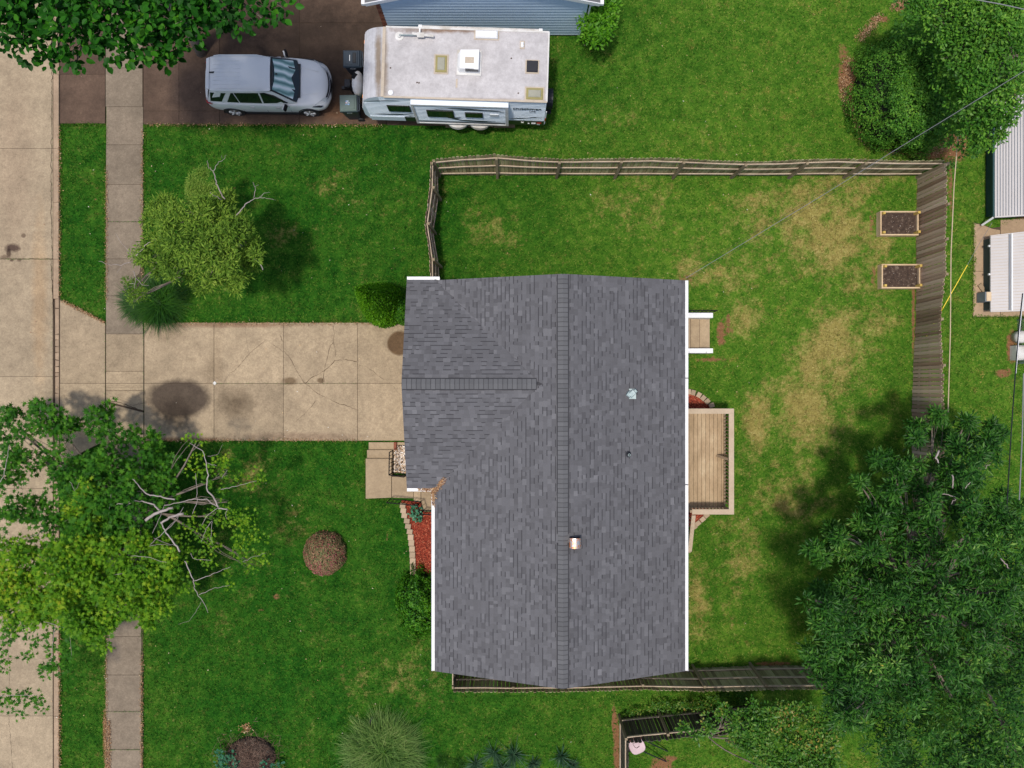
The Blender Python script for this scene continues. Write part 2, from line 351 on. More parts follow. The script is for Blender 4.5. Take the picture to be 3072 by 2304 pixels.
# ------------------------------------------------------------ masks for lawn: pavings etc. in photo pixels at ground level
PAVED = [  # polygons
    [(-400,-400),(178,-400),(178,895),(178,2700),(-400,2700)],
    [(178,-400),(1165,-400),(1165,374),(178,371)], [(1160,290),(1545,300),(1545,384),(1160,376)],
    [(318,-400),(430,-400),(430,967),(430,2700),(320,2700)],
    [(178,897),(318,968),(1340,968),(1340,1322),(320,1322),(178,1390)],
    [(1098,1323),(1216,1323),(1216,1496),(1098,1496)], [(1166,1323),(1400,1323),(1400,1760),(1240,1760),(1228,1600),(1200,1500)],
    [(1240,880),(2010,880),(2010,1920),(1340,1920),(1340,1400),(1240,1400)],
    [(1160,-400),(1745,-400),(1745,104),(1160,104)],
    [(2010,940),(2130,940),(2130,1055),(2010,1055)], [(2010,1155),(2067,1155),(2110,1170),(2140,1220),(2160,1225),(2160,1520),(2130,1540),(2090,1590),(2010,1640)],
    [(2920,668),(2975,680),(3400,600),(3400,950),(2915,950)],
    [(2630,640),(2745,640),(2745,705),(2630,705)], [(2633,795),(2748,795),(2748,865),(2633,865)],
]
PW = [np.array([gp(*q) for q in poly]) for poly in PAVED]
def inside(x, y, poly):
    r = np.zeros(x.shape, bool); n = len(poly)
    for i in range(n):
        x0, y0 = poly[i]; x1, y1 = poly[(i+1)%n]
        c = (y0 > y) != (y1 > y)
        with np.errstate(divide='ignore', invalid='ignore'): xi = (x1-x0)*(y-y0)/(y1-y0+1e-12)+x0
        r ^= c & (x < xi)
    return r
def paved(x, y):
    r = np.zeros(x.shape, bool)
    for p in PW: r |= inside(x, y, p)
    return r
_tab = rng.random((256, 256))
def vnoise(x, y):
    xi = np.floor(x).astype(int); yi = np.floor(y).astype(int); fx = x-xi; fy = y-yi
    fx = fx*fx*(3-2*fx); fy = fy*fy*(3-2*fy); t = lambda a, b: _tab[a & 255, b & 255]
    return (t(xi,yi)*(1-fx)+t(xi+1,yi)*fx)*(1-fy)+(t(xi,yi+1)*(1-fx)+t(xi+1,yi+1)*fx)*fy
def fbm(x, y, s, o=4):
    r = 0; a = .5; t = 0
    for i in range(o): r = r+a*vnoise(x*s+17*i, y*s+31*i); t += a; a *= .55; s *= 2.1
    return r/t
DRY = [(2400,640,200,90,.8),(2500,720,120,110,.9),(2320,600,110,60,.7),(2490,1050,110,150,.85),(2440,1230,130,110,.7),(2270,1250,50,120,.75),(2230,960,60,60,.65),
       (2620,760,60,90,.6),(2560,560,110,40,.5),(2150,840,120,40,.6),(2600,960,100,90,.5),(2350,1480,120,120,.45),(2240,1400,40,90,.55),(2100,1800,40,120,.55),(2200,1650,80,200,.35),
       (860,1560,60,90,.4),(760,1720,120,90,.45),(730,1450,110,90,.6),(640,1880,90,60,.4),(1000,600,90,60,.4),(950,560,60,40,.35),(1360,560,60,50,.2),(1450,690,150,60,.3),
       (1820,330,90,90,.2),(1770,350,60,40,.3),(1300,2060,110,90,.4),(1180,2060,60,60,.5),(1030,2050,80,80,.4),(2430,700,350,260,.25),(2700,520,60,30,.5),(1900,620,120,80,.35),(700,1000,60,20,.5),
       (2070,830,60,50,.5),(2560,860,160,60,.45),(880,700,90,40,.45)]
BARE = [(1405,350,40,18,.45),(2545,240,34,75,.95),(2530,160,24,40,.6),(2560,320,30,40,.7),(2640,60,40,14,.7),(2700,24,20,16,.7),(2780,465,70,16,.8),(2640,440,50,14,.7),(2860,440,50,60,.8),(2850,530,10,160,.7),
        (2060,838,40,24,.55),(2163,1000,16,50,.8),(2185,960,12,30,.7),(2190,990,14,14,.7),(2135,1080,60,10,.7),(2748,700,8,240,.55),(2742,950,8,160,.75),(1840,2160,8,60,.9),(1850,2260,10,120,1.),(2320,1992,70,10,.8),
        (2030,1990,40,10,.5),(1985,2300,40,30,.9),(2010,2275,30,12,.8),(3035,1040,20,60,.85),(3010,1120,30,16,.8),(2690,640,66,10,.5),(2616,670,12,50,.6),(2620,830,12,50,.6),(740,2184,20,10,.7),
        (318,420,3,300,.5),(432,2100,5,200,.75),(316,2200,8,120,.85),(183,640,3,260,.5),(182,2200,4,120,.6),(1000,325,30,8,.3),(745,1440,14,14,.6),(975,500,8,8,.5),(1410,600,14,10,.45),(1560,585,10,8,.5),(1700,725,8,8,.7),(1830,650,10,8,.6),
        (850,1530,12,9,.55),(830,1790,14,12,.7),(780,1830,16,10,.55),(1245,2300,30,10,.5),(3060,680,30,60,.6),(2105,1530,60,14,.5),(2160,1300,10,120,.35),(870,392,40,6,.3),(1130,1330,10,8,.6),(960,1740,60,20,.4),(1010,1610,30,20,.5),(1235,1800,10,60,.5),(2760,1000,500,3,0)]
def fields(x, y):
    px = 1536+x*FP/H; py = 1152-y*FP/H
    big = fbm(x, y, .22); mid = fbm(x+50, y, .9); dry = np.zeros_like(x)
    for (cx, cy, rx, ry, a) in DRY: dry = np.maximum(dry, a*np.exp(-(((px-cx)/rx)**2+((py-cy)/ry)**2)*.9))
    dry *= np.where(px < 1480, .5, 1.0); fine = fbm(x+3, y+8, 2.6, 4); dry = np.clip(dry*(.1+1.0*mid+.8*fine)+.42*(mid-.45)+.5*(fine-.5)+.05, 0, 1)
    bare = np.zeros_like(x)
    for (cx, cy, rx, ry, a) in BARE: bare = np.maximum(bare, a*np.exp(-((np.abs(px-cx)/rx)**3+(np.abs(py-cy)/ry)**3)))
    spots = fbm(x+9, y+3, 2.1, 3); bare = np.maximum(bare, np.clip((spots-.74)*4, 0, .55))
    # back-yard sun and front cloud shade put into the tint; back turf also drier
    t = np.clip((px-1300)/900, 0, 1)*.68+.16
    t = t+.35*np.exp(-(((px-2250)/420)**2+((py-850)/420)**2))+.3*(big-.5)+.6*(mid-.5)+.3*(fine-.5)
    t = t+.3*np.exp(-(((px-2950)/150)**2+((py-900)/420)**2))
    return dry, bare, np.clip(t, 0, 1)

# ------------------------------------------------------------ ground and lawn
def ground():
    m = MB(); m.add([(-150,-150,-.03),(150,-150,-.03),(150,150,-.03),(-150,150,-.03)], [(0,1,2,3)])
    o = m.build('ground', G['ground_far']); tag(o, kind='structure')
    nx, ny = 330, 250; xs = np.linspace(-24, 24, nx); ys = np.linspace(-18, 18, ny)
    X, Y = np.meshgrid(xs, ys); x = X.ravel(); y = Y.ravel()
    z = .018*fbm(x, y, 1.2)-.01
    pv = paved(x, y); z = np.where(pv, -.02, z)
    d, b, t = fields(x, y)
    idx = np.arange(nx*ny).reshape(ny, nx)
    F = np.stack([idx[:-1,:-1], idx[:-1,1:], idx[1:,1:], idx[1:,:-1]], -1).reshape(-1, 4)
    o = np_obj('lawn', np.stack([x, y, z], 1), F, G['grass'], None, {'dry': d, 'bare': b, 'tint': t}, 4)
    tag(o, kind='structure')
G['ground_far'] = mat('far_grass', [(0,(.02,.06,.01)),(1,(.08,.13,.03))], .9, 0, .5)
ground()

def grass_tufts():
    n = 150000
    x = rng.uniform(-20.5, 20.5, n); y = rng.uniform(-15.5, 15.5, n)
    ok = ~paved(x, y); x = x[ok]; y = y[ok]
    # extra blades spilling over the pavement edges
    E = [((318,380),(318,905)),((430,380),(430,800)),((430,830),(434,968)),((183,378),(183,895)),((185,898),(318,968)),((185,373),(315,373)),((432,375),(1160,379)),((434,967),(1150,968)),((434,1322),(1100,1322)),
         ((1098,1330),(1098,1496)),((320,1900),(318,2300)),((428,1800),(430,2300)),((181,1900),(181,2300)),((1100,1496),(1170,1496)),((2920,668),(2918,950)),((2918,950),(3072,950))]
    ex = [x]; ey = [y]
    for a, b in E:
        a = gp(*a); b = gp(*b); L = math.dist(a, b); k = int(L*90); t = rng.random(k)
        ex.append(a[0]+(b[0]-a[0])*t+rng.normal(0, .015, k)+(fbm(a[0]+(b[0]-a[0])*t, a[1]+(b[1]-a[1])*t, 3.5, 3)-.5)*.16*(a[1] != b[1])); ey.append(a[1]+(b[1]-a[1])*t+rng.normal(0, .015, k)+(fbm(a[0]+(b[0]-a[0])*t, 5+a[1]+(b[1]-a[1])*t, 3.5, 3)-.5)*.16)
    x = np.concatenate(ex); y = np.concatenate(ey); n = len(x)
    d, b, t = fields(x, y); keep = rng.random(n) > b*1.0; x, y, d, b, t = [q[keep] for q in (x, y, d, b, t)]; n = len(x)
    B = 3; ang = rng.uniform(0, 2*PI, (n, B)); ln = rng.uniform(.04, .10, (n, B))*(1-.35*d[:, None]); hh = rng.uniform(.02, .065, (n, B)); w = rng.uniform(.008, .018, (n, B))
    cx = x[:, None]+rng.normal(0, .02, (n, B)); cy = y[:, None]+rng.normal(0, .02, (n, B))
    dx, dy = np.cos(ang), np.sin(ang)
    V = np.stack([np.stack([cx-dy*w, cy+dx*w, np.full((n,B), .0)], -1), np.stack([cx+dy*w, cy-dx*w, np.full((n,B), .0)], -1), np.stack([cx+dx*ln, cy+dy*ln, hh], -1)], 2).reshape(-1, 3)
    F = np.arange(n*B*3).reshape(-1, 3); R = lambda q: np.repeat(q, B*3)
    o = np_obj('grass', V, F, G['blade'], None, {'dry': R(d), 'bare': R(b)*0, 'tint': np.clip(R(t)+rng.normal(0, .12, n*B*3).reshape(-1, 3)[:, :1].repeat(3, 1).ravel(), 0, 1)})
    tag(o, 'short green lawn grass with dry straw patches around the house and yards', 'grass', kind='stuff')
grass_tufts()

# ------------------------------------------------------------ pavings: each slab is a piece
def slab(parent, pts, mt, z1=.03, gap=.006, name='slab'):
    c = (sum(p[0] for p in pts)/len(pts), sum(p[1] for p in pts)/len(pts))
    ps = []
    for x, y in pts:
        p = P(x, y); cc = P(*c); d = (p-cc); p = p-Vector((math.copysign(gap, d.x), math.copysign(gap, d.y), 0)); ps.append((p.x, p.y))
    ps = ps[::-1]
    dz = random.uniform(-.004, .004)
    return MB().prism(ps, -.05, z1+dz, 0, .006).build(name, mt, parent)
def base_sheet(name, polys, z, label=None):
    m = MB()
    for k, poly in enumerate(polys): m.prism([tuple(P(*q).xy) for q in poly][::-1], -.06, z-.001*k)
    o = m.build(name, G['joint']); tag(o, kind='structure'); return o
def grid(parent, xs, ys, mt, z=.03, gap=.006, skip=()):
    for i in range(len(xs)-1):
        for j in range(len(ys)-1):
            if (i, j) in skip: continue
            slab(parent, [(xs[i],ys[j]),(xs[i+1],ys[j]),(xs[i+1],ys[j+1]),(xs[i],ys[j+1])], mt, z, gap)
road = base_sheet('road', [[(-300,-300),(162,-300),(162,2600),(-300,2600)]], .012)
grid(road, [-300,160], [-300,-220,110,446,778,1130,1465,1800,2147,2480], G['road'], .03, .005)
kerb = base_sheet('kerb', [[(163,-300),(180,-300),(180,2600),(163,2600)]], .012)
for i, (a, b) in enumerate([(-300,-60),(-60,224),(224,446),(446,608),(608,778),(778,897)]): slab(kerb, [(162,a),(179,a),(179,b),(162,b)], G['kerb'], .034 if b < 372 else .055)
for a, b in [(897,925),(925,1003),(1003,1020),(1020,1040),(1040,1058),(1058,1080),(1080,1100),(1100,1118),(1118,1130),(1130,1180),(1180,1245),(1245,1310),(1310,1400)]:
    o = random.uniform(-1.5, 1.5); slab(kerb, [(166,a),(179,a+o),(179,b-o),(166,b+o)], G['kerb'], .03, .012)
for a, b in [(1400,1640),(1640,1900),(1900,2147),(2147,2600)]: slab(kerb, [(164,a),(179,a),(179,b),(164,b)], G['kerb'], .055)
side = base_sheet('sidewalk', [[(320,-300),(430,-300),(430,2600),(320,2600)]], .018)
ys = [-300,-120,60,205,321,435,554,666,777,888,1002]
for a, b in zip(ys[:-1], ys[1:]):
    o = random.uniform(-1.5, 1.5)
    if b == 1002: slab(side, [(319,a),(378,a),(412,930),(430,952),(431,b),(319,b)], G['walk'], .034)
    elif b == 888: slab(side, [(319+o,a),(429,a),(420,820),(386,850),(378,b),(319,b)], G['walk'], .034)
    else: slab(side, [(319+o,a),(430+o,a),(430+o,b),(319+o,b)], G['walk'], .034)
for a, b in [(1002,1114),(1114,1150),(1150,1172)]: slab(side, [(319,a),(432,a),(432,b),(319,b)], G['drive'], .034)
slab(side, [(319,1172),(432,1172),(432,1232),(319,1204)], G['drive'], .036)
slab(side, [(319,1208),(432,1237),(432,1330),(319,1330)], G['drive'], .034)
ys = [1330,1445,1560,1675,1790,1908,2024,2133,2247,2360,2600]
for a, b in zip(ys[:-1], ys[1:]):
    o = random.uniform(-2, 2); slab(side, [(320+o,a),(427+o,a),(427+o,b),(320+o,b)], G['walk'], .034)
drv = base_sheet('driveway', [[(181,897),(318,968),(318,1322),(181,1392)], [(433,968),(1330,968),(1330,1322),(433,1322)]], .016)
slab(drv, [(181,900),(317,970),(317,1150),(181,1150)], G['drive'], .034); slab(drv, [(181,1150),(317,1150),(317,1322),(181,1390)], G['drive'], .034)
grid(drv, [434,643,851,1073,1330], [968,1150,1322], G['drive'], .034)
nbd = base_sheet('neighbour_driveway', [[(181,-300),(317,-300),(317,371),(181,371)], [(431,-300),(1160,-300),(1160,374),(431,372)], [(1161,290),(1340,292),(1340,378),(1161,375)]], .016)
grid(nbd, [181,317], [-300,-60,224,371], G['nbdrive'], .034)
grid(nbd, [431,538,660,900,1160], [-300,-60,70,334,374], G['nbdrive'], .034, skip=[(0,2),(1,2),(0,1),(1,1)])
for x0, x1 in ((431,538),(538,660)): slab(nbd, [(x0,70),(x1,70),(x1,334),(x0,334)], G['nbdrive'], .034); slab(nbd, [(x0,-60),(x1,-60),(x1,70),(x0,70)], G['nbdrive'], .034)
slab(nbd, [(1161,292),(1340,294),(1340,378),(1161,375)], G['nbdrive'], .03)
# cracks in the slabs: thin dirt-filled seams
def crack(parent, pts, w=.014, mt='crack', z=.0425):
    m = MB(); v = []
    wp = []
    for i in range(len(pts)-1):
        a = P(*pts[i]); b = P(*pts[i+1]); n = max(2, int((b-a).length/.09)); d = (b-a).normalized(); s = Vector((-d.y, d.x, 0))
        for k in range(n):
            j = random.gauss(0, .012) if 0 < k else 0; wp.append(a.lerp(b, k/n)+s*j)
    wp.append(P(*pts[-1]))
    for i, p in enumerate(wp):
        d = (wp[min(i+1, len(wp)-1)]-wp[max(0, i-1)]).normalized(); s = Vector((-d.y, d.x, 0)); ww = w*random.uniform(.25, 1.1)/2
        v += [(p.x-s.x*ww, p.y-s.y*ww, z), (p.x+s.x*ww, p.y+s.y*ww, z)]
    m.add(v, [(2*i, 2*i+2, 2*i+3, 2*i+1) for i in range(len(wp)-1)])
    return m.build('crack', G[mt], parent)
q = lambda x, y: (840+x*.217, 960+y*.217)
for pl, w in [([q(60,430),q(150,540),q(225,690),q(330,860),q(530,1020),(0,0)], .014)]: crack(drv, pl[:-1], w)
for pl, w in [([q(530,1020),q(620,1060),q(800,1150),q(930,1190),q(1068,1245)], .017), ([q(345,875),q(480,775),q(620,700),q(690,640),q(760,560),q(900,545),q(1065,575)], .02),
              ([q(585,870),q(620,700),q(635,600),q(700,350),q(740,310)], .017), ([q(735,75),q(755,190),q(740,310),q(775,440),q(780,520)], .009), ([q(1075,620),q(1200,650),q(1290,700),q(1355,770),q(1450,830)], .011),
              ([q(1540,900),q(1600,960),q(1665,1030)], .007), ([q(535,880),q(545,960),q(550,1020)], .007), ([q(500,1110),q(440,1200),q(360,1280),q(220,1410)], .013),
              ([q(0,190),q(30,280),q(50,300)], .014), ([(673,1149),(690,1120),(706,1112),(750,1060),(800,1020),(850,1055)], .012), ([(735,975),(745,1060),(760,1080)], .006), ([(430,1232),(400,1222),(350,1205),(320,1204)], .03),
              ([(322,1183),(365,1200),(400,1215),(430,1210)], .008), ([(400,1216),(415,1212),(432,1210)], .008), ([(345,1230),(372,1219),(380,1214)], .008)]: crack(drv, pl, w)
for y in (1157,1163,1170): crack(side, [(320,y),(430,y+random.uniform(-1,2))], .007)
crack(side, [(320,1229),(430,1231)], .006)
for pl, w in [([(30,1760),(20,1900),(32,2000),(26,2120)], .008), ([(28,2150),(34,2230),(40,2330)], .009), ([(0,1973),(90,1976),(170,1975)], .006), ([(0,774),(70,777),(160,777)], .02), ([(155,780),(158,850),(163,960),(165,1130),(163,1215)], .03),
              ([(158,0),(157,300),(155,560),(158,780)], .02), ([(20,2060),(0,2075)], .006)]: crack(road, pl, w, z=.0385)
m = MB(); p = P(644, 1149.5, .05); m.box((p.x, p.y, .045), (.11,.11,.02), PI/4, 0, .004)
tag(m.build('drain_plate', G['dirtywhite']), 'small grey diamond plate set in the driveway joint', 'plate')

# ------------------------------------------------------------ the house
EX0, EX1, RX, EZ, RZ = -2.63, 5.91, 1.64, 2.70, 4.123
YN, YS = 3.55, -9.83; WX = -3.60; WY = 3.55; WZ = 3.885; VX = .935
def zmain(x): return RZ-abs(x-RX)/3
def zwing(y): return WZ-abs(y)/3
house = thing('house', 'low house with grey shingled gable roof, front wing over the driveway and white gutters', 'house', (1.6, -3, 0))
m = MB()   # walls
m.bx(EX0+.35, EX1-.35, YS+.3, YN-.3, 0, 2.55); m.bx(WX+.25, EX0+.4, -WY+.35, WY-.35, 0, 2.53)
for (y, s) in ((YS+.3, -1), (YN-.3, 1)):
    m.add([(EX0+.35,y,2.5),(EX1-.35,y,2.5),(RX,y,RZ-.2)], [(0,1,2) if s < 0 else (2,1,0)])
m.add([(WX+.25,-WY+.35,2.48),(WX+.25,WY-.35,2.48),(WX+.25,0,WZ-.2)], [(0,2,1)])
m.build('wall', G['siding'], house)
gd = MB().bx(WX+.2, WX+.235, -2.3, 2.3, .04, 2.15).build('garage_door', G['white'], house)
for k in range(4): MB().bx(WX+.185, WX+.2, -2.25, 2.25, .08+k*.52, .55+k*.52).build('door_panel', G['white'], gd)
for (x, y, w, ax) in ((EX1-.34,-1.8,.9,1),(EX1-.34,-6.5,1.5,1),(EX0+.34,-7.6,1.8,-1),(EX0+.34,-5.6,1.2,-1),(EX1-.34,1.9,.9,1)):
    z0 = 1.0 if w > 1 else .6
    f = MB().bx(x-.03, x+.03, y-w/2, y+w/2, z0, 2.2).build('window', G['white'], house)
    MB().bx(x-.034+.03*(ax < 0)*0, x+.034, y-w/2+.07, y+w/2-.07, z0+.07, 2.13).build('pane', G['glass'], f)
roof = MB()
t = .14
def slope(pts):   # thick slab below the shingles
    n = len(pts); top = pts; bot = [(p[0], p[1], p[2]-t) for p in pts]
    roof.add(top+bot, [tuple(range(n)), tuple(range(2*n-1, n-1, -1))]+[(i, n+i, n+(i+1)%n, (i+1)%n) for i in range(n)])
dz = .012
slope([(RX,YS,RZ-dz),(EX1,YS,EZ-dz),(EX1,YN,EZ-dz),(RX,YN,RZ-dz)])
slope([(EX0,YS,EZ-dz),(RX,YS,RZ-dz),(RX,YN,RZ-dz),(EX0,YN,EZ-dz)])
slope([(WX,0,WZ-dz),(VX,0,WZ-dz),(VX-WY,WY,EZ-dz),(WX,WY,EZ-dz)][::-1])
slope([(WX,0,WZ-dz),(VX,0,WZ-dz),(VX-WY,-WY,EZ-dz),(WX,-WY,EZ-dz)])
roof = roof.build('roof', G['band'], house)
# shingles
pieces = []   # (corners low-left, low-right, up-right, up-left, thickness, dark band?)
e = .143*math.cos(math.atan(1/3))
def course(u0, u1, lo, hi, put):
    "u runs across the slope; lo(u), hi(u) limit the run along the eave"
    a0, b0 = lo(u0), hi(u0); a1, b1 = lo(u1), hi(u1)
    s = min(a0, a1)-random.uniform(0, .2)
    end = max(b0, b1)
    while s < end:
        w = random.choice((.10,.13,.17,.2,.24,.16))
        l0, r0 = max(s, a0), min(s+w, b0); l1, r1 = max(s, a1), min(s+w, b1)
        if r0-l0 > .01 or r1-l1 > .01:
            l0, r0 = min(l0, b0), max(r0, a0); l1, r1 = min(l1, b1), max(r1, a1)
            if r0 < l0: r0 = l0
            if r1 < l1: r1 = l1
            put(u0, u1, l0, r0, l1, r1, random.random() < .5)
        s += w
def put_main(sgn):
    def f(u0, u1, l0, r0, l1, r1, tab):
        x0 = RX+sgn*u0; x1 = RX+sgn*u1    # u0 lower edge (far from ridge)
        pieces.append(([(x0,l0,zmain(x0)),(x0,r0,zmain(x0)),(x1,r1,zmain(x1)),(x1,l1,zmain(x1))], tab, sgn > 0))
    return f
def put_wing(sgn):
    def f(u0, u1, l0, r0, l1, r1, tab):
        y0 = sgn*u0; y1 = sgn*u1
        pieces.append(([(l0,y0,zwing(y0)),(r0,y0,zwing(y0)),(r1,y1,zwing(y1)),(l1,y1,zwing(y1))], tab, sgn < 0))
    return f
def courses(Lr, f):
    u = Lr+.02
    while u > .08:
        f(u, max(u-e, .02)); u -= e
courses(EX1-RX, lambda a, b: course(a, b, lambda u: YS, lambda u: YN, put_main(1)))
def west(a, b):
    lim = lambda u: max(0., VX-(RX-u))
    if RX-a < VX:
        course(a, b, lambda u: YS, lambda u: -lim(u), put_main(-1)); course(a, b, lambda u: lim(u), lambda u: YN, put_main(-1))
    else: course(a, b, lambda u: YS, lambda u: YN, put_main(-1))
courses(RX-EX0, west)
for sg in (1, -1): courses(WY, lambda a, b, sg=sg: course(a, b, lambda u: WX, lambda u: VX-u, put_wing(sg)))
def shingle_mb(mb, pc):
    c, tab, ccw = pc; A, B, C, D = [Vector(p) for p in c]
    h0 = .013 if tab else .006; h1 = .001
    n = Vector((0,0,1)); tl = [A+n*h0, B+n*h0, C+n*h1, D+n*h1]
    f = .22
    M0, M1 = tl[0].lerp(tl[3], 1-f), tl[1].lerp(tl[2], 1-f)
    v = [A-n*.01, B-n*.01, tl[0], tl[1], M1, M0, tl[2], tl[3], C-n*.01, D-n*.01]
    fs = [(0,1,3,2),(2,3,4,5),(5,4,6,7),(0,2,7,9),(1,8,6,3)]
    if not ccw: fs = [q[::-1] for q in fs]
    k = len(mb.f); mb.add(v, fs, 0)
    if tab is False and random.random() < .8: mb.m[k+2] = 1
order = sorted(pieces, key=lambda p: (Vector(p[0][0])-Vector((0,0,H))).length)
near = order[:300]; far = order[300:]
for pc in near:
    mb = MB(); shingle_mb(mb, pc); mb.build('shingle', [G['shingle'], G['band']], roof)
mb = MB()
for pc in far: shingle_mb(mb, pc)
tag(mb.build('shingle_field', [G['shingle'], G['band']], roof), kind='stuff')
# ridge vents and their caps
def ridge(a, b, vent_gaps=(), axis='y'):
    L = abs(b-a); n = int(L/.152); st = (b-a)/n; hw = .165
    for k in range(n):
        s0 = a+st*k; s1 = s0+st*1.02; gap = any(g0 < s0 < g1 for g0, g1 in vent_gaps)
        up = .008 if gap else .03
        z0 = (RZ if axis == 'y' else WZ)+up
        mb = MB(); j = random.uniform(-.003, .003); h = .010
        def pt(s, o, dz): return (RX+o, s, z0-abs(o)/3+dz) if axis == 'y' else (s, o, z0-abs(o)/3+dz)
        v = [pt(s0,-hw+j,.004),pt(s0,0,.004),pt(s0,hw+j,.004),pt(s1,-hw+j,.0+h),pt(s1,0,h),pt(s1,hw+j,h),
             pt(s0,-hw+j,-.012),pt(s0,hw+j,-.012),pt(s1,-hw+j,-.012),pt(s1,hw+j,-.012)]
        fs = [(0,1,4,3),(1,2,5,4),(6,0,3,8),(2,7,9,5),(3,4,5,9,8),(0,6,7,2,1)]
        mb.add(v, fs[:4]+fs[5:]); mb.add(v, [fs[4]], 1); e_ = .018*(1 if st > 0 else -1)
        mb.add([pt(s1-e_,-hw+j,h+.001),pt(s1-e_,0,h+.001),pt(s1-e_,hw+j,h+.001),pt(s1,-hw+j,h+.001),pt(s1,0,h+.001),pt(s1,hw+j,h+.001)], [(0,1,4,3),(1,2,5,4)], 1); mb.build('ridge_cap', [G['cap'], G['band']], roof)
    for lo, hi in [(a, b)] if not vent_gaps else [(a, vent_gaps[0][1]), (vent_gaps[0][0], b)]:
        mb = MB()
        for o in (-1, 1):
            for z_ in (0,):
                if axis == 'y': mb.bar((RX+o*(hw+.008), lo, RZ-.165/3+.016), (RX+o*(hw+.008), hi, RZ-.165/3+.016), .045, .03)
                else: mb.bar((lo, o*(hw+.008), WZ-.165/3+.016), (hi, o*(hw+.008), WZ-.165/3+.016), .045, .03)
        mb.build('ridge_vent', G['ventblack'], roof)
ridge(YN-.02, YS+.02, [(-5.13, -4.83)], 'y')
ridge(WX+.02, .80, (), 'x')
# gutters: open white troughs
def gutter(a, b, z=EZ-.015, w=.115, side=1):
    a = Vector((a[0], a[1], 0)); b = Vector((b[0], b[1], 0)); d = (b-a).normalized(); s = Vector((d.y, -d.x, 0))*side
    prof = [(0,0),(0,-.10),(.02,-.115),(w-.02,-.115),(w,-.05),(w,.0),(w-.014,.0),(w-.016,-.03),(w-.03,-.035),(.012,-.035),(.012,0)]
    v = []
    for p in (a, b):
        for o, h in prof: v.append(p+s*o+Vector((0,0,z+h)))
    n = len(prof); fs = [(i, (i+1)%n, n+(i+1)%n, n+i) for i in range(n)]+[tuple(range(n))[::-1], tuple(range(n, 2*n))]
    if side < 0: fs = [f[::-1] for f in fs]
    return MB().add(v, fs).build('gutter', G['white'], house)
gutter((EX1+.012, YS), (EX1+.012, YN), side=-1 if False else 1)
gutter((EX0-.012, YS), (EX0-.012, -WY-.012), side=-1)
gutter((WX, WY+.012), (EX0+.15, WY+.012), side=-1)
gutter((WX, -WY-.012), (EX0-.012, -WY-.012), side=1)
for y in (-3.45, .2): # straps
    MB().bx(EX1+.01, EX1+.13, y-.012, y+.012, EZ-.012, EZ-.004).build('gutter_strap', G['ventblack'], house)
# bent metal hood vent on the back slope
vx, vy = P(1897, 1182, 3.7).xy; z = zmain(vx)

mb = MB(); mb.box((vx, vy, z+.012), (.36,.34,.012)); mb.build('vent_flashing', G['metal'], house)
c45 = .75
mb = MB(); mb.lathe((vx-.05, vy, z), [(.10,0),(.10,.16),(.085,.17)], 16); mb.box((vx+.02, vy+.01, z+.20), (.22,.17,.04), c45, 0, .015); mb.box((vx+.13, vy+.08, z+.10), (.13,.12,.10), c45, 0, .015)
mb.box((vx-.08, vy-.02, z+.19), (.16,.16,.05), c45+.2, 0, .02)
mb.build('vent_hood', G['metal'], house)
vx, vy = P(1888, 1365, 3.7).xy; z = zmain(vx)
MB().lathe((vx, vy, z-.05), [(.11,0),(.11,.06),(.07,.075),(.05,.09)], 20).build('pipe_flashing', G['ventblack'], house)
pp = MB().lathe((vx, vy, z), [(.038,0),(.038,.30),(.030,.30),(.028,.2)], 16).build('vent_pipe', G['ventblack'], house)
MB().lathe((vx, vy, z+.296), [(.042,0),(.042,.012),(.03,.012),(.03,.0)], 16).build('pipe_rim', G['metal'], pp)
# curved metal flue cap beside the ridge
cx, cy = P(1726, 1630, 4.25).xy; mb = MB(); n = 12
for (r, z0) in ((.19, 4.12),):
    v = []; f = []
    for yy in (cy-.165, cy+.165):
        for k in range(n+1):
            tt = PI*k/n; v.append((cx-r*math.cos(tt), yy, z0+.12*math.sin(tt)+.06))
    f = [(k, k+1, n+2+k, n+1+k) for k in range(n)]; mb.add(v, f); mb.add([(x, y, zz-.012) for x, y, zz in v], [q[::-1] for q in f])
mb.bx(cx-.19, cx-.175, cy-.15, cy+.15, 3.98, 4.18); mb.bx(cx+.175, cx+.19, cy-.15, cy+.15, 3.92, 4.18)
mb.build('flue_cap', G['rust'], house)
mb = MB(); mb.bx(cx-.17, cx+.17, cy-.14, cy+.14, 3.95, 4.10); mb.build('flue_base', G['ventblack'], house)
# dry leaves and twigs caught in the roof corner
def litter(name, pts, n, spread, size, mt, label, zf, cat='leaf litter', parent=None):
    V = []; c = np.array([pts[i % len(pts)] for i in rng.integers(0, len(pts), n)], float)
    t_ = rng.random(n); 
    x = c[:,0]+(c[:,2]-c[:,0])*t_+rng.normal(0, spread, n); y = c[:,1]+(c[:,3]-c[:,1])*t_+rng.normal(0, spread, n)
    a = rng.uniform(0, 2*PI, n); l = rng.uniform(.4, 1, n)*size; w = l*rng.uniform(.12, .4, n)
    z = np.array([zf(a_, b_) for a_, b_ in zip(x, y)])+rng.uniform(.005, .05, n); tz = rng.normal(0, .3, n)*l
    dx, dy = np.cos(a), np.sin(a)
    V = np.stack([np.stack([x-dx*l, y-dy*l, z-tz*.5], 1), np.stack([x-dy*w, y+dx*w, z+.004], 1), np.stack([x+dx*l, y+dy*l, z+tz*.5], 1), np.stack([x+dy*w, y-dx*w, z], 1)], 1).reshape(-1, 3)
    o = np_obj(name, V, np.arange(n*4).reshape(-1, 4), mt, parent, None, 4)
    if parent is None: tag(o, label, cat)
    o['kind'] = 'stuff'; return o
cxn, cyn = EX0, -WY
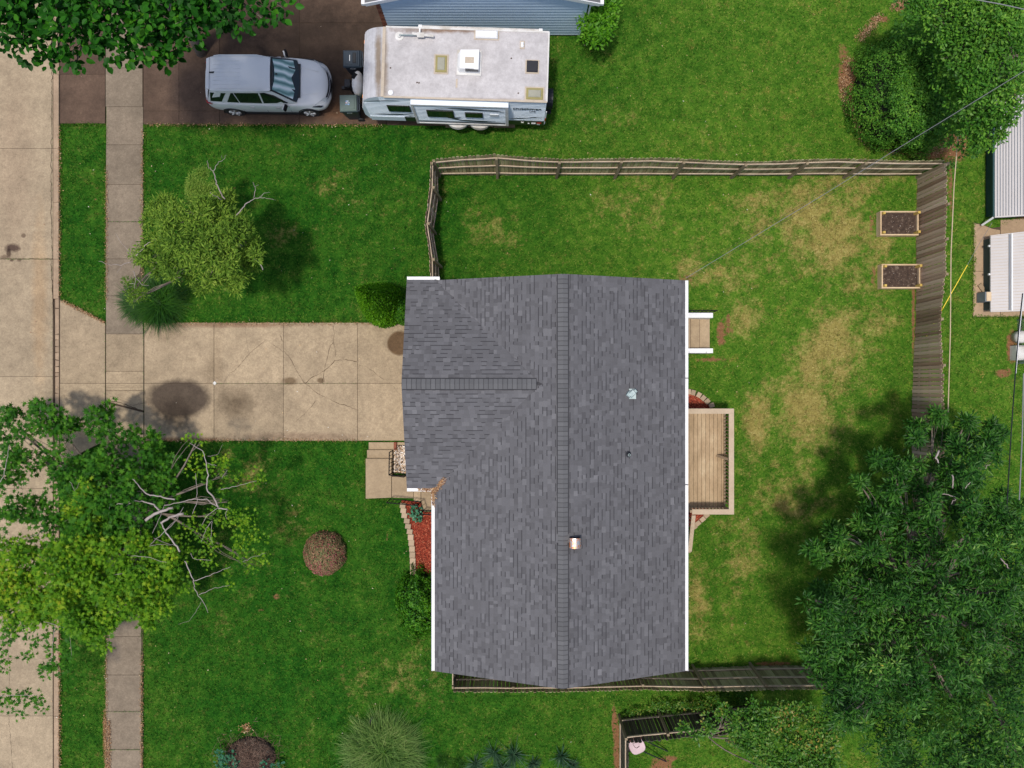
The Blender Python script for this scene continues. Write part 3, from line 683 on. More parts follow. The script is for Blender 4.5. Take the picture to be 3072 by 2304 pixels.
litter('leaf_litter', [(cxn-.55, cyn-.06, cxn, cyn-.05), (cxn-.05, cyn, cxn-.06, cyn-.62), (cxn, cyn-.1, cxn+.28, cyn+.22), (cxn+.15, cyn+.12, cxn+.3, cyn+.3), (cxn-.05, cyn, cxn-.06, cyn-.4)], 900, .035, .05, G['mulchlitter'],
       'brown dry leaves piled in the roof corner above the front walk', lambda x, y: max(EZ-.04, min(zmain(x), 9) if x > EX0 else EZ-.04))
mb = MB()
for a, b in (((1330,1443),(1352,1428)), ((1325,1452),(1334,1446))):
    p, q_ = P(*a, 2.95), P(*b, 3.02); mb.tube([p, p.lerp(q_, .5)+Vector((0,.02,.01)), q_], [.007,.006,.003], 5)
tag(mb.build('fallen_twig', G['deadwood']), 'pale bare twig fallen on the shingles above the leaf pile', 'twig')

# ------------------------------------------------------------ front walk, steps, railings, beds
walk = thing('front_walk', 'tan concrete steps and landing slabs beside the driveway leading to the front porch', 'walkway', P(1135,1430))
def part_poly(name, px, z0, z1, mt, parent, zz=None, bev=.006):
    return MB().prism([tuple(P(x, y, z1 if zz is None else zz).xy) for x, y in px][::-1], z0, z1, 0, bev).build(name, mt, parent)
part_poly('step', [(1106,1327),(1184,1327),(1184,1349),(1106,1349)], 0, .12, G['tan'], walk)
part_poly('step', [(1101,1350),(1176,1350),(1176,1375),(1101,1375)], 0, .24, G['tan'], walk)
part_poly('slab', [(1097,1376),(1174,1376),(1174,1493),(1097,1496)], 0, .36, G['tan'], walk)
part_poly('slab', [(1175.5,1430),(1240,1430),(1240,1495),(1175.5,1493)], 0, .36, G['tan'], walk)
part_poly('slab', [(1241,1430),(1262,1430),(1262,1504),(1241,1503)], 0, .36, G['tan'], walk)
part_poly('slab', [(1263.5,1430),(1330,1430),(1330,1534),(1272,1534),(1263.5,1504)], 0, .36, G['tan'], walk)
part_poly('kerb_block', [(1181,1327),(1189,1327),(1189,1350),(1181,1350)], 0, .2, G['brick'], walk)
part_poly('kerb_block', [(1190,1327),(1215,1327),(1215,1335),(1190,1335)], 0, .08, G['tan'], walk)
def railing(name, label, path, z0, h=.85, sp=.13, tops=None):
    "iron railing along ground points (world xy), bars leaning plumb"
    o = thing(name, label, 'railing', (path[0][0], path[0][1], z0))
    for (a, b) in zip(path[:-1], path[1:]):
        a = Vector((a[0], a[1], 0)); b = Vector((b[0], b[1], 0)); U = Vector((0,0,1))
        MB().bar(a+U*(z0+h), b+U*(z0+h), .035, .02).build('top_rail', G['iron'], o)
        MB().bar(a+U*(z0+.08), b+U*(z0+.08), .025, .02).build('bottom_rail', G['iron'], o)
        n = max(2, int((b-a).length/sp))
        for k in range(n+1):
            p = a.lerp(b, k/n); w = .026 if k in (0, n) else .014
            MB().bar(p+U*z0, p+U*(z0+h), w, w).build('baluster', G['iron'], o)
    return o
w2 = lambda x, y, z: tuple(P(x, y, z).xy)
railing('railing', 'black iron railing between the pebble bed and the tan landing', [w2(1181,1350,.3), w2(1179,1416,.36), w2(1222,1422,.36)], .34, .9)
railing('railing', 'black iron railing along the porch edge over the red mulch bed', [w2(1172,1496,.36), w2(1262,1505,.36), w2(1270,1531,.36), w2(1325,1531,.36)], .34, .9)
pb = thing('pebble_bed', 'small bed of brown and white pebbles beside the garage wall', 'pebble bed', P(1198,1378))
part_poly('bed_base', [(1182,1336),(1250,1336),(1250,1420),(1182,1420)], -.02, .05, G['soil'], pb)
def pebbles(parent, poly, n, size, mt, name, zb=.06, flat=.7):
    w = np.array([gp(*q) for q in poly]); x0, y0 = w.min(0); x1, y1 = w.max(0); V = []; F = []
    ico = [(0,0,1),(.9,0,.2),(.28,.85,.2),(-.73,.53,.2),(-.73,-.53,.2),(.28,-.85,.2)]; fc = [(0,1,2),(0,2,3),(0,3,4),(0,4,5),(0,5,1)]
    x = rng.uniform(x0, x1, n); y = rng.uniform(y0, y1, n); ok = inside(x, y, w); x = x[ok]; y = y[ok]; n = len(x)
    s = rng.uniform(.5, 1, n)*size; a = rng.uniform(0, 2*PI, n); T = np.array(ico)
    tx = T[None,:,0]*s[:,None]*1.25; ty = T[None,:,1]*s[:,None]; ca, sa = np.cos(a)[:,None], np.sin(a)[:,None]
    V = np.stack([x[:,None]+tx*ca-ty*sa, y[:,None]+tx*sa+ty*ca, zb+T[None,:,2]*s[:,None]*flat+rng.uniform(-.01,.01,n)[:,None]], -1).reshape(-1,3)
    F = (np.array(fc)[None]+np.arange(n)[:,None,None]*6).reshape(-1,3)
    o = np_obj(name, V, F, mt, parent); o['kind'] = 'stuff'; return o
pebbles(pb, [(1182,1337),(1248,1337),(1248,1418),(1182,1418)], 1500, .03, G['pebble'], 'pebbles')
def chips(parent, poly, n, zb, mt=None, name='mulch_chips', size=.035):
    w = np.array([gp(*q) for q in poly]); x0, y0 = w.min(0); x1, y1 = w.max(0)
    x = rng.uniform(x0, x1, n); y = rng.uniform(y0, y1, n); ok = inside(x, y, w); x = x[ok]; y = y[ok]; n = len(x)
    a = rng.uniform(0, 2*PI, n); l = rng.uniform(.5, 1.2, n)*size; wd = l*rng.uniform(.15, .35, n); z = zb+rng.uniform(.0, .03, n); tz = rng.normal(0, .35, n)*l; dx, dy = np.cos(a), np.sin(a)
    V = np.stack([np.stack([x-dx*l-dy*wd, y-dy*l+dx*wd, z-tz], 1), np.stack([x-dx*l+dy*wd, y-dy*l-dx*wd, z-tz+.006], 1), np.stack([x+dx*l+dy*wd, y+dy*l-dx*wd, z+tz+.004], 1), np.stack([x+dx*l-dy*wd, y+dy*l+dx*wd, z+tz], 1)], 1).reshape(-1,3)
    o = np_obj(name, V, np.arange(n*4).reshape(-1,4), mt or G['mulch'], parent, None, 4); o['kind'] = 'stuff'; return o
fb = thing('flower_bed', 'red mulch bed edged with tan blocks under the white front gutter', 'flower bed', P(1265,1640))
poly = [(1205,1500),(1264,1506),(1274,1536),(1400,1536),(1400,1760),(1243,1760),(1238,1640),(1226,1590),(1214,1545)]
part_poly('mulch_base', poly, -.02, .06, G['mulchbase'], fb, 0, 0)
chips(fb, poly, 9000, .065)
edge = [(1208,1517),(1210,1532),(1213,1547),(1220.5,1563),(1224,1579),(1229,1595),(1232,1612),(1234,1629),(1236,1647),(1237,1665),(1238,1683),(1238.5,1701),(1239,1719),(1239.5,1737)]
for (x, y) in edge:
    p = P(x, y, .16); MB().box((p.x, p.y, .09), (.215,.185 if y < 1600 else .215,.16), -.12 if y < 1600 else -.03, 0, .01).build('edging_block', G['stone'], fb)
def arcbed(label, poly, stones, loc):
    o = thing('flower_bed', label, 'flower bed', P(*loc)); part_poly('mulch_base', poly, -.02, .06, G['mulchbase'], o, 0, 0); chips(o, poly, 3500, .065)
    for x, y, a in stones:
        p = P(x, y, .14); MB().box((p.x, p.y, .08), (.20,.17,.15), math.radians(a), 0, .01).build('edging_block', G['stone'], o)
arcbed('curved reddish mulch bed with an arc of blocks north of the wooden deck', [(2040,1178),(2072,1182),(2096,1192),(2116,1208),(2130,1228),(2040,1240)],
       [(2053,1177,90),(2066,1175,88),(2080,1178,75),(2097,1185,62),(2110,1194,48),(2122,1204,42),(2135,1216,20)], (2080,1205))
arcbed('small reddish mulch bed with blocks at the south corner of the wooden deck', [(2080,1500),(2125,1520),(2112,1552),(2084,1576),(2060,1580),(2060,1500)],
       [(2120,1546,40),(2108,1558,38),(2094,1570,36),(2083,1581,34)], (2096,1548))

# ------------------------------------------------------------ wooden deck with railing
deck = thing('deck', 'weathered wooden deck with pale railings behind the house', 'deck', P(2130,1385))
DZ, DR = .60, 1.50
dx0, dx1 = 5.45, 7.93; dy0, dy1 = -4.60, -.93
bx_ = dx1
mb = MB(); mb.bx(dx0, dx1-.02, dy0+.02, dy0+.06, .35, DZ-.03); mb.bx(dx0, dx1-.02, dy1-.06, dy1-.02, .35, DZ-.03); mb.bx(dx1-.08, dx1-.03, dy0+.06, dy1-.06, .35, DZ-.03)
for k in range(8): mb.bx(dx0, dx1-.09, dy0+.4+k*.42, dy0+.44+k*.42, .35, DZ-.035)
mb.build('frame', G['post'], deck)
x = dx1
while x > dx0+.1:
    o = MB().bx(x-.136, x, dy0+random.uniform(0,.01), dy1, DZ-.028, DZ+random.uniform(-.001,.001)).build('deck_board', G['deck'], deck); x -= .1475
ox, oy1, oy0 = 7.97, -.885, -4.68
for (a, b) in (((dx0,oy1-.09),(ox,oy1-.09)), ((ox-.093,oy1-.185),(ox-.093,oy0+.185)), ((P(2076,1527,DR).x,oy0+.09),(ox,oy0+.09))):
    MB().bar((a[0],a[1],DR), (b[0],b[1],DR), .185, .035).build('rail_cap', G['deckrail'], deck)
    MB().bar((a[0],a[1],DR-.07), (b[0],b[1],DR-.07), .04, .085).build('top_rail', G['balus'], deck)
    MB().bar((a[0],a[1],DZ+.1), (b[0],b[1],DZ+.1), .04, .085).build('bottom_rail', G['balus'], deck)
    L = math.dist(a, b); n = int(L/.125)
    for k in range(1, n):
        px = a[0]+(b[0]-a[0])*k/n; py = a[1]+(b[1]-a[1])*k/n
        MB().bx(px-.018, px+.018, py-.018, py+.018, DZ-.12, DR-.03).build('baluster', G['balus'], deck)
for px, py in ((ox-.1,oy1-.1),(ox-.1,oy0+.1),(ox-.1,(oy0+oy1)/2+.08),(6.45,oy0+.1),(dx0+.3,oy1-.1)): MB().bx(px-.045, px+.045, py-.045, py+.045, -.02, DR-.02).build('post', G['balus'], deck)
p = P(2176,1375,DZ+.0); MB().bar((7.62,-2.66,DZ+.03), (7.86,-2.74,DR-.05), .09, .04).build('brace', G['balus'], deck)
for k in range(4): MB().bx(5.55, 6.42, -4.72-.28*(k+1)+.01, -4.72-.28*k, DZ-.03-.14*(k+1), DZ-.14*(k+1)).build('stair_tread', G['deck'], deck)
MB().bar((6.53,-4.72,DR-.02), (6.53,-6.15,.92), .14, .035).build('stair_rail', G['deckrail'], deck)
MB().bar((6.50,-4.75,.35), (6.50,-5.95,-.0), .05, .2).build('stair_stringer', G['post'], deck)
for k in range(8): MB().bar((6.5,-4.9-k*.155,.52-k*.055), (6.5,-4.9-k*.155,DR-.06-k*.062), .035, .035).build('baluster', G['balus'], deck)
MB().bx(6.46, 6.56, -6.2, -6.1, 0, .93).build('post', G['balus'], deck)

# ------------------------------------------------------------ back steps
bs = thing('back_steps', 'concrete back steps between two white painted side walls', 'steps', P(2100,998))
for x0, x1, z in ((6.0,6.66,.50),(6.66,7.04,.34),(7.04,7.47,.17)): MB().bx(x0+.004, x1, 1.14, 2.60, 0, z).build('step', G['tan'], bs)
MB().bx(6.0, 7.40, 2.44, 2.62, .0, .86).build('side_wall', G['white'], bs); MB().bx(6.0, 7.40, 1.14, 1.31, .0, .86).build('side_wall', G['white'], bs)
for y in (2.44, 1.14): pass
for x in (6.665, 7.045): MB().bx(x, x+.05, 1.315, 2.435, (.34 if x < 7 else .17)+.001, (.34 if x < 7 else .17)+.005).build('joint', G['crack'], bs)  # riser shadow and dirt line painted as dark strips at each riser foot
for x in (6.52, 7.15): MB().bx(x-.006, x+.006, 1.13, 1.20, .84, .866).build('joint', G['crack'], bs)
railing('railing', 'thin black iron railing on the north side of the back steps', [(6.05,2.655),(7.42,2.655)], .5, .85, .14)

# ------------------------------------------------------------ fences, picket by picket
upick = {}
def picket_mesh(mt):
    if mt not in upick:
        v = [(-.5,-.5,0),(.5,-.5,0),(.5,.5,0),(-.5,.5,0),(-.5,-.5,.97),(.5,-.5,.97),(.5,.5,.97),(-.5,.5,.97),(-.25,-.5,1),(.25,-.5,1),(.25,.5,1),(-.25,.5,1)]
        f = [(3,2,1,0),(0,1,5,4),(1,2,6,5),(2,3,7,6),(3,0,4,7),(4,5,9,8),(5,6,10,9),(6,7,11,10),(7,4,8,11),(8,9,10,11)]
        me = bpy.data.meshes.new('picket'); me.from_pydata(v, [], f); me.materials.append(G[mt]); upick[mt] = me
    return upick[mt]
def fence(label, base, top, side, mt='fence', h=1.83, pw=.138, postmat='post', railmat='rail', rails=(.32,.98,1.62), posts=None, gap=.004):
    base = [Vector((b[0], b[1], 0)) for b in base]; top = [Vector((b[0], b[1], h)) for b in top]
    o = thing('wooden_fence', label, 'fence', base[0])
    for i in range(len(base)-1):
        b0, b1, t0, t1 = base[i], base[i+1], top[i], top[i+1]
        L = (b1-b0).length; n = max(1, round(L/(pw+gap))); d = (b1-b0).normalized(); nrm = Vector((d.y, -d.x, 0))*side
        for k in range(n):
            u = (k+.5)/n; b = b0.lerp(b1, u); t_ = t0.lerp(t1, u); z = (t_-b); hz = z.length+random.uniform(-.035,.03); z.normalize()
            xx = (d-z*d.dot(z)).normalized(); xx = (Matrix.Rotation(random.gauss(0,.012), 3, z) @ xx); yy = z.cross(xx)
            w = L/n-gap-random.uniform(0,.022); off = -nrm*(.012+random.uniform(0,.028))
            p = bpy.data.objects.new('picket', picket_mesh(mt)); link(p, o)
            M = Matrix(((xx.x*w,yy.x*.018,z.x*hz,b.x+off.x-ORI[o.name].x),(xx.y*w,yy.y*.018,z.y*hz,b.y+off.y-ORI[o.name].y),(xx.z*w,yy.z*.018,z.z*hz,.02),(0,0,0,1)))
            p.matrix_basis = M
        for r in rails:
            a = b0.lerp(t0, r/h)+nrm*.022; c = b1.lerp(t1, r/h)+nrm*.022; mid = a.lerp(c, .5)+Vector((0,0,random.uniform(-.03,.01)))
            mb = MB(); mb.bar(a, mid, .036, .085); mb.bar(mid, c, .036, .085); mb.build('fence_rail', G[railmat], o)
    for i in range(len(base)):
        if posts is not None and i not in posts: continue
        d = (base[min(i+1, len(base)-1)]-base[max(0, i-1)]).normalized(); nrm = Vector((d.y, -d.x, 0))*side
        a = base[i]+nrm*.085; z = (top[i]-base[i]).normalized()
        MB().bar(a-z*.02, a+z*(h-.06), .088, .088, up=d).build('fence_post', G[postmat], o)
    return o
gx = lambda px: (px-1536)/78.9
T = lambda x, y: tuple(P(x, y, 1.83).xy)
tp = [(1294,481),(1391,471),(1489,465),(1584,474),(1679,479),(1770,478),(1866,477),(1960,475),(2053,479),(2146,484),(2240,487),(2330,486),(2425,481),(2520,478),(2602,481),(2715,484),(2838,484)]
tops = [T(*q) for q in tp]; bases = [(t[0]+(.03 if i == 0 else 0), 7.915+random.uniform(-.01,.01)) for i, t in enumerate(tops)]
fence('weathered three railed wooden fence along the north side of the back yard', bases, tops, 1, 'fencegreen', posts=[0,2,4,6,8,10,12,14,16])
tp = [(1294,481),(1292,560),(1277,669),(1292,778),(1293,842)]; tops = [T(*q) for q in tp]
bases = [(gx(1313),7.9),(gx(1316),tops[1][1]),(gx(1300),tops[2][1]),(gx(1318),tops[3][1]),(gx(1318),tops[4][1])]
fence('short bowed section of wooden fence from the yard corner to the house', bases, tops, -1, 'fence')
tp = [(2841,488),(2843,610),(2839,715),(2838,821),(2823,956),(2830,1095),(2834,1243),(2835,1400),(2833,1560),(2830,1800),(2830,2060)]; tops = [T(*q) for q in tp]
bases = [(gx(b), t[1]) for b, t in zip((2754,2752,2751,2751,2749,2742,2737,2738,2740,2740,2740), tops)]
fence('grey brown plank fence showing its smooth side east of the back yard', bases, tops, -1, 'fence')
tp = [(1359,2073),(1540,2074),(1705,2073),(1930,2067),(2116,2071),(2301,2068),(2490,2066),(2660,2064),(2830,2062)]; tops = [T(*q) for q in tp]
bases = [(t[0], (1152-b)/78.9) for t, b in zip(tops, (2004,2004,2004,2002,2002,1996,1995,1995,1995))]
fence('dark mossy wooden fence along the south side of the back yard under the tree', bases, tops, -1, 'fencegreen')
fence('narrow return of the south fence tucked behind the house gable', [(-2.06,-10.8),(-2.06,-9.5)], [(-2.10,-10.86),(-2.10,-9.55)], -1, 'fencedark', posts=[])
b = [gp(1857,2151), gp(1975,2139), gp(2090,2128), gp(2250,2112)]
fence('dark plank fence around the neighbouring yard at the bottom right', b, [(x+.0, y-.05) for x, y in b], -1, 'fencedark', rails=(.3,1.5))
b = [gp(1858,2158), gp(1858,2260), gp(1858,2400)]
fence('side run of dark plank fence by the fallen white backboard', b, [(x+.02, y) for x, y in b], 1, 'fencedark', rails=(.3,1.5), posts=[2])

# ------------------------------------------------------------ neighbour's garage
ng = thing('garage', 'neighbouring garage with pale blue horizontal siding behind the camper', 'garage', (-1.0, 13.3, 0))
GX0, GX1, GY, GE = -4.73, 2.63, 13.26, 2.42; GR = (-5.1+3.06)/2; GRZ = GE+4.08/3
m = MB(); m.bx(GX0, GX1, GY+.02, 24, 0, GE); m.add([(GX0,GY+.02,GE),(GX1,GY+.02,GE),(GR,GY+.02,GRZ-.2)], [(0,1,2)]); m.build('wall', G['bluesiding'], ng)
z = .12; k = 0
while z < GRZ-.3:
    zz = z+.185; hw0 = GX0+.14 if z < GE-.1 else GR-(GRZ-.15-zz)*3; hw1 = GX1-.12 if z < GE-.1 else GR+(GRZ-.15-zz)*3
    mb = MB(); mb.add([(hw0,GY-.04,z),(hw1,GY-.04,z),(hw1,GY-.004,zz),(hw0,GY-.004,zz),(hw0,GY+.02,z),(hw1,GY+.02,z)], [(0,1,2,3),(4,5,1,0)]); mb.build('siding_board', G['bluesiding'], ng); z = zz+.0
MB().bx(GX1-.12, GX1+.02, GY-.03, GY+.02, .05, GE).build('corner_trim', G['bluesiding'], ng)
MB().bx(GX0-.01, GX1+.01, GY-.0, GY+.3, 0, .12).build('foundation', G['tan'], ng)
bp = MB().bx(GX0-.02, GX0+.13, GY-.02, GY+.4, 0, GE).build('brick_pier', G['mortar'], ng)
for k in range(31): MB().bx(GX0-.03+(k % 2)*.07*0, GX0+(.135 if k % 2 else .10), GY-.032, GY+.17, .02+k*.077, .085+k*.077).build('brick', G['brick'], bp)
m = MB()
for s, xe in ((-1, -5.1), (1, 3.06)):
    m.add([(GR,13.17,GRZ),(xe,13.17,GE+.02),(xe,24.3,GE+.02),(GR,24.3,GRZ),(GR,13.17,GRZ-.12),(xe,13.17,GE-.1),(xe,24.3,GE-.1),(GR,24.3,GRZ-.12)], [(0,1,2,3),(7,6,5,4),(0,4,5,1),(1,5,6,2),(3,2,6,7)])
gr = m.build('roof', G['shingle'], ng)
for xe, s in ((-5.1,-1),(3.06,1)):
    MB().bar((GR,13.155,GRZ-.05), (xe,13.155,GE-.05), .03, .17, up=(0,0,1)).build('fascia', G['white'], ng)
    MB().bx(min(xe,xe+s*.12), max(xe,xe+s*.12), 13.15, 24.2, GE-.1, GE+.01).build('gutter', G['white'], ng)
MB().tube([(3.1,13.2,GE-.08),(2.75,13.27,GE-.3),(2.7,13.25,.2)], .035, 8).build('downspout', G['white'], ng)

# ------------------------------------------------------------ travel trailer
ta = math.radians(-1.86); TC = (-1.63, 10.87)
tr = thing('camper', 'white travel trailer with grey striped sides parked on the brown driveway', 'camper trailer', (TC[0], TC[1], 0), ta)
def tl(px, py, z=2.85):   # photo pixel -> trailer frame
    w = P(px, py, z); dx, dy = w.x-TC[0], w.y-TC[1]; c, s = math.cos(-ta), math.sin(-ta); return dx*c-dy*s, dx*s+dy*c
B = lambda mb, name, mt, parent=tr, smooth=False: mb.build(name, mt, parent, local=True, smooth=smooth)
HW = 1.19; TB = .72; TT = 2.85
G['gelcoat'] = mat('camper_side_skin', [(0,(.70,.77,.84)),(1,(.78,.84,.90))], .4, 0, 1, .05, 30, 'obj', bump=0)
G['trroof'] = concrete('camper_roof_membrane', (.53,.505,.505), .14, .22, [(-4.35,10.9,.14,1.5,(.5,.40,.28),.8,.6,.6),(-2.0,12.05,2.0,.12,(.42,.28,.18),.9,.8,.6),(-2.3,9.68,2.8,.06,(.6,.5,.4),.7,.5,.6)])
G['trfront'] = concrete('camper_front_cap', (.50,.50,.53), .05, .06, [(-4.55,10.9,.13,1.5,(.45,.33,.2),.85,.6,.6)])
G['skyl'] = mat('yellowed_skylight', (.30,.26,.10), .35, 0, 2, .1, 20, bump=0)
G['skylmid'] = mat('skylight_dome', (.34,.33,.26), .2, 0, 2, .1, 20, bump=0)
G['caulk'] = mat('old_caulk', (.50,.42,.33), .8, 0, 6, .2, 30, bump=0)
G['darkband'] = mat('dark_green_band', (.022,.032,.022), .35, 0, 2, .1, 20, bump=0)
# body: side profile extruded
prof = [(2.85,TB),(2.85,TT),(-2.72,TT)]
for k in range(1, 9): a = k/8*PI/2; prof.append((-2.72-.80*math.sin(a)**1.0, TT-.0-.62*(1-math.cos(a))))
prof += [(-3.64,1.75),(-3.66,1.2),(-3.55,.85),(-3.35,TB)]
n = len(prof); mb = MB(); v = [(x,-HW,z) for x, z in prof]+[(x,HW,z) for x, z in prof]
mb.add(v, [tuple(range(n)), tuple(range(2*n-1, n-1, -1))], 0)
for i in range(n):
    x0, z0 = prof[i]; x1, z1 = prof[(i+1) % n]; mi = 0
    if i == 1: mi = 1
    elif 2 <= i <= 12: mi = 2
    mb.add([v[i], v[(i+1)%n], v[n+(i+1)%n], v[n+i]], [(0,3,2,1)], mi)
body = B(mb, 'body', [G['gelcoat'], G['trroof'], G['trfront']])
# front cap ribs
for k in range(9):
    x, z = prof[3+k] if k < 8 else prof[11]; B(MB().bar((x-.004,-HW+.02,z+.003), (x-.004,HW-.02,z+.003), .018, .012), 'rib', G['trfront'], body)
B(MB().bx(-2.80,-2.70,-HW,HW,TT,TT+.014), 'roof_seam', G['caulk'], body)
for s in (-1, 1): B(MB().bx(-2.7,2.86,s*HW-.03,s*HW+.03,TT-.02,TT+.018), 'roof_trim', G['caulk'] if s < 0 else G['dirtywhite'], body)
B(MB().bx(2.83,2.875,-HW,HW,TT-.02,TT+.016), 'roof_trim', G['dirtywhite'], body)
# corrugated side lines
for k in range(15):
    z = 1.16+k*.112
    mb = MB(); x0 = -3.5 if z < 2.3 else -2.9+.0
    mb.bx(x0, 2.84, -HW-.008, -HW, z, z+.02); B(mb, 'side_rib', G['gelcoat'], body)
B(MB().bx(-2.9,2.84,-HW-.012,-HW-.001,TB-.02,1.08), 'lower_band', G['darkband'], body)
B(MB().bx(-3.50,-2.25,-HW-.02,-HW-.001,TB+.02,1.10), 'lower_panel', G['gelcoat'], body)
def swoosh(pts, w, z_off=-.014, name='stripe', par=body, ybase=-HW):
    m = MB(); v = []; nn = len(pts)
    fine = []
    for i in range(nn-1):
        for t_ in range(6):
            u = t_/6; p0 = pts[max(i-1,0)]; p1 = pts[i]; p2 = pts[i+1]; p3 = pts[min(i+2,nn-1)]
            fine.append(tuple(.5*((2*p1[q])+(-p0[q]+p2[q])*u+(2*p0[q]-5*p1[q]+4*p2[q]-p3[q])*u*u+(-p0[q]+3*p1[q]-3*p2[q]+p3[q])*u**3) for q in (0,1)))
    fine.append(pts[-1])
    for i, (x, z) in enumerate(fine):
        ww = w*math.sin(PI*min(max((i+.3)/len(fine), .02), .98))+.006; v += [(x, ybase+z_off, z-ww/2), (x, ybase+z_off, z+ww/2)]
    m.add(v, [(2*i, 2*i+2, 2*i+3, 2*i+1) for i in range(len(fine)-1)]); return B(m, name, G['stripe'], par)
G['stripe'] = mat('dark_vinyl_stripe', (.028,.038,.06), .3, 0, bump=0)
# slide-out box
so = B(MB().bx(-1.78,1.53,-HW-.16,-HW+.05,1.02,2.68), 'slide_out', G['gelcoat'])
for a in ((-1.80,1.55,2.64,2.72),(-1.80,1.55,.98,1.06)): B(MB().bx(a[0],a[1],-HW-.185,-HW-.155,a[2],a[3]), 'frame', G['dirtywhite'], so)
for a in ((-1.80,-1.72),(1.45,1.55)): B(MB().bx(a[0],a[1],-HW-.185,-HW-.155,1.06,2.64), 'frame', G['dirtywhite'], so)
B(MB().bx(-1.70,1.43,-HW-.172,-HW-.155,1.13,1.19), 'seal', G['black'], so)
B(MB().bx(-1.80,1.55,-HW-.18,-HW+.0,2.70,2.735), 'slide_top', G['gelcoat'], so)
for k in range(10): B(MB().bx(-1.7,1.44,-HW-.167,-HW-.159,1.30+k*.125,1.315+k*.125), 'side_rib', G['gelcoat'], so)
def win(x0, x1, z0, z1, y, par):
    f = B(MB().box(((x0+x1)/2, y-.012, (z0+z1)/2), (x1-x0, .03, z1-z0), 0, 0), 'window', G['black'], par)
    B(MB().bx(x0+.035, x1-.035, y-.031, y-.0275, z0+.035, z1-.035), 'pane', G['glass'], f)
win(-2.72,-1.92,1.62,2.18,-HW-.005,body); win(-1.32,-.38,1.66,2.26,-HW-.165,so); win(.02,.64,1.72,2.14,-HW-.165,so)
B(MB().bx(.9,1.2,-HW-.185,-HW-.16,1.86,2.06), 'porch_light', G['white'], so)
yb = -HW-.166
swoosh([(-1.1,2.30),(-.5,2.44),(.2,2.44),(.9,2.38),(1.42,2.30)], .075, ybase=yb, z_off=-.008, par=so)
swoosh([(-.4,2.32),(.4,2.34),(1.42,2.20)], .03, ybase=yb, z_off=-.006, par=so)
swoosh([(-.62,1.60),(-.2,1.42),(.4,1.34),(1.1,1.42)], .10, ybase=yb, z_off=-.008, par=so); swoosh([(-.62,1.6),(-.35,1.56),(-.15,1.66)], .08, ybase=yb, z_off=-.007, par=so)
swoosh([(-.62,1.60),(0,1.36),(.7,1.26),(1.42,1.28)], .04, ybase=yb, z_off=-.005, par=so)
swoosh([(1.55,1.26),(2.0,1.34),(2.75,1.50)], .05); swoosh([(-3.45,2.42),(-2.9,2.52),(-2.2,2.56)], .035); swoosh([(-3.3,1.30),(-2.5,1.32),(-1.85,1.44)], .07); swoosh([(-2.2,1.12),(-2.0,1.22),(-1.82,1.25)], .03)
def text(body_, size, name, mt, parent, M, ex=.002):
    c = bpy.data.curves.new(name, 'FONT'); c.body = body_; c.size = size; c.extrude = ex; c.align_x = 'LEFT'; c.align_y = 'CENTER'; c.resolution_u = 2; c.offset = size*.018
    t_ = bpy.data.objects.new('tmp', c); COL.objects.link(t_); bpy.context.view_layer.update()
    me = bpy.data.meshes.new_from_object(t_.evaluated_get(bpy.context.evaluated_depsgraph_get())); bpy.data.objects.remove(t_)
    me.transform(M); me.materials.clear(); me.materials.append(mt); o = bpy.data.objects.new(name, me); link(o, parent); return o
RX90 = Matrix.Rotation(PI/2, 4, 'X')
sh = Matrix.Shear('XZ', 4, (.22, 0)) if False else Matrix.Identity(4)
text('Dutchmen', .235, 'lettering', G['stripe'], body, Matrix.Translation((1.70,-HW-.014,2.20)) @ RX90)
text('LITE', .12, 'lettering', G['stripe'], body, Matrix.Translation((2.28,-HW-.014,1.98)) @ RX90)
# front lettering reads along the nose
nose = Matrix.Translation((-3.585,.80,2.02)) @ Matrix(((0,-.0,-1,0),(-1,0,0,0),(0,1,0,0),(0,0,0,1))) @ Matrix.Rotation(math.radians(-22), 4, 'X')
text('Dutchmen', .30, 'lettering', G['stripe'], body, nose)
for y in (-.95,.95): B(MB().bx(-3.56,-3.50,y-.06,y+.06,2.2,2.24), 'marker_lamp', G['orange'])
# fender skirt with two scallops
mb = MB()
for cx in (-.32,.48):
    v = []; n = 12
    for k in range(n+1):
        a = PI*k/n; v.append((cx+.42*math.cos(a), -HW-.03-.0, .98)); v.append((cx+.40*math.cos(a), -HW-.20*math.sin(a)-.05, .86)); v.append((cx+.36*math.cos(a), -HW-.22*math.sin(a)-.05, .70+.02*math.sin(a)))
    mb.add(v, [(3*k+j, 3*k+3+j, 3*k+4+j, 3*k+1+j) for k in range(n) for j in (0, 1)])
mb.bar((-.95,-HW-.05,.95), (1.12,-HW-.05,.95), .09, .05); B(mb, 'fender_skirt', G['dirtywhite'])
for cx in (-.32,.48):
    w_ = B(MB().tube([(cx,-HW+.02,.34),(cx,-HW-.02+.24,.34)], .34, 20), 'wheel', G['rubber']); B(MB().tube([(cx,-HW+.0,.34),(cx,-HW+.03,.34)], .19, 16), 'rim', G['chrome'], w_)
    B(MB().tube([(cx,HW-.24,.34),(cx,HW-.0,.34)], .34, 20), 'wheel', G['rubber'])
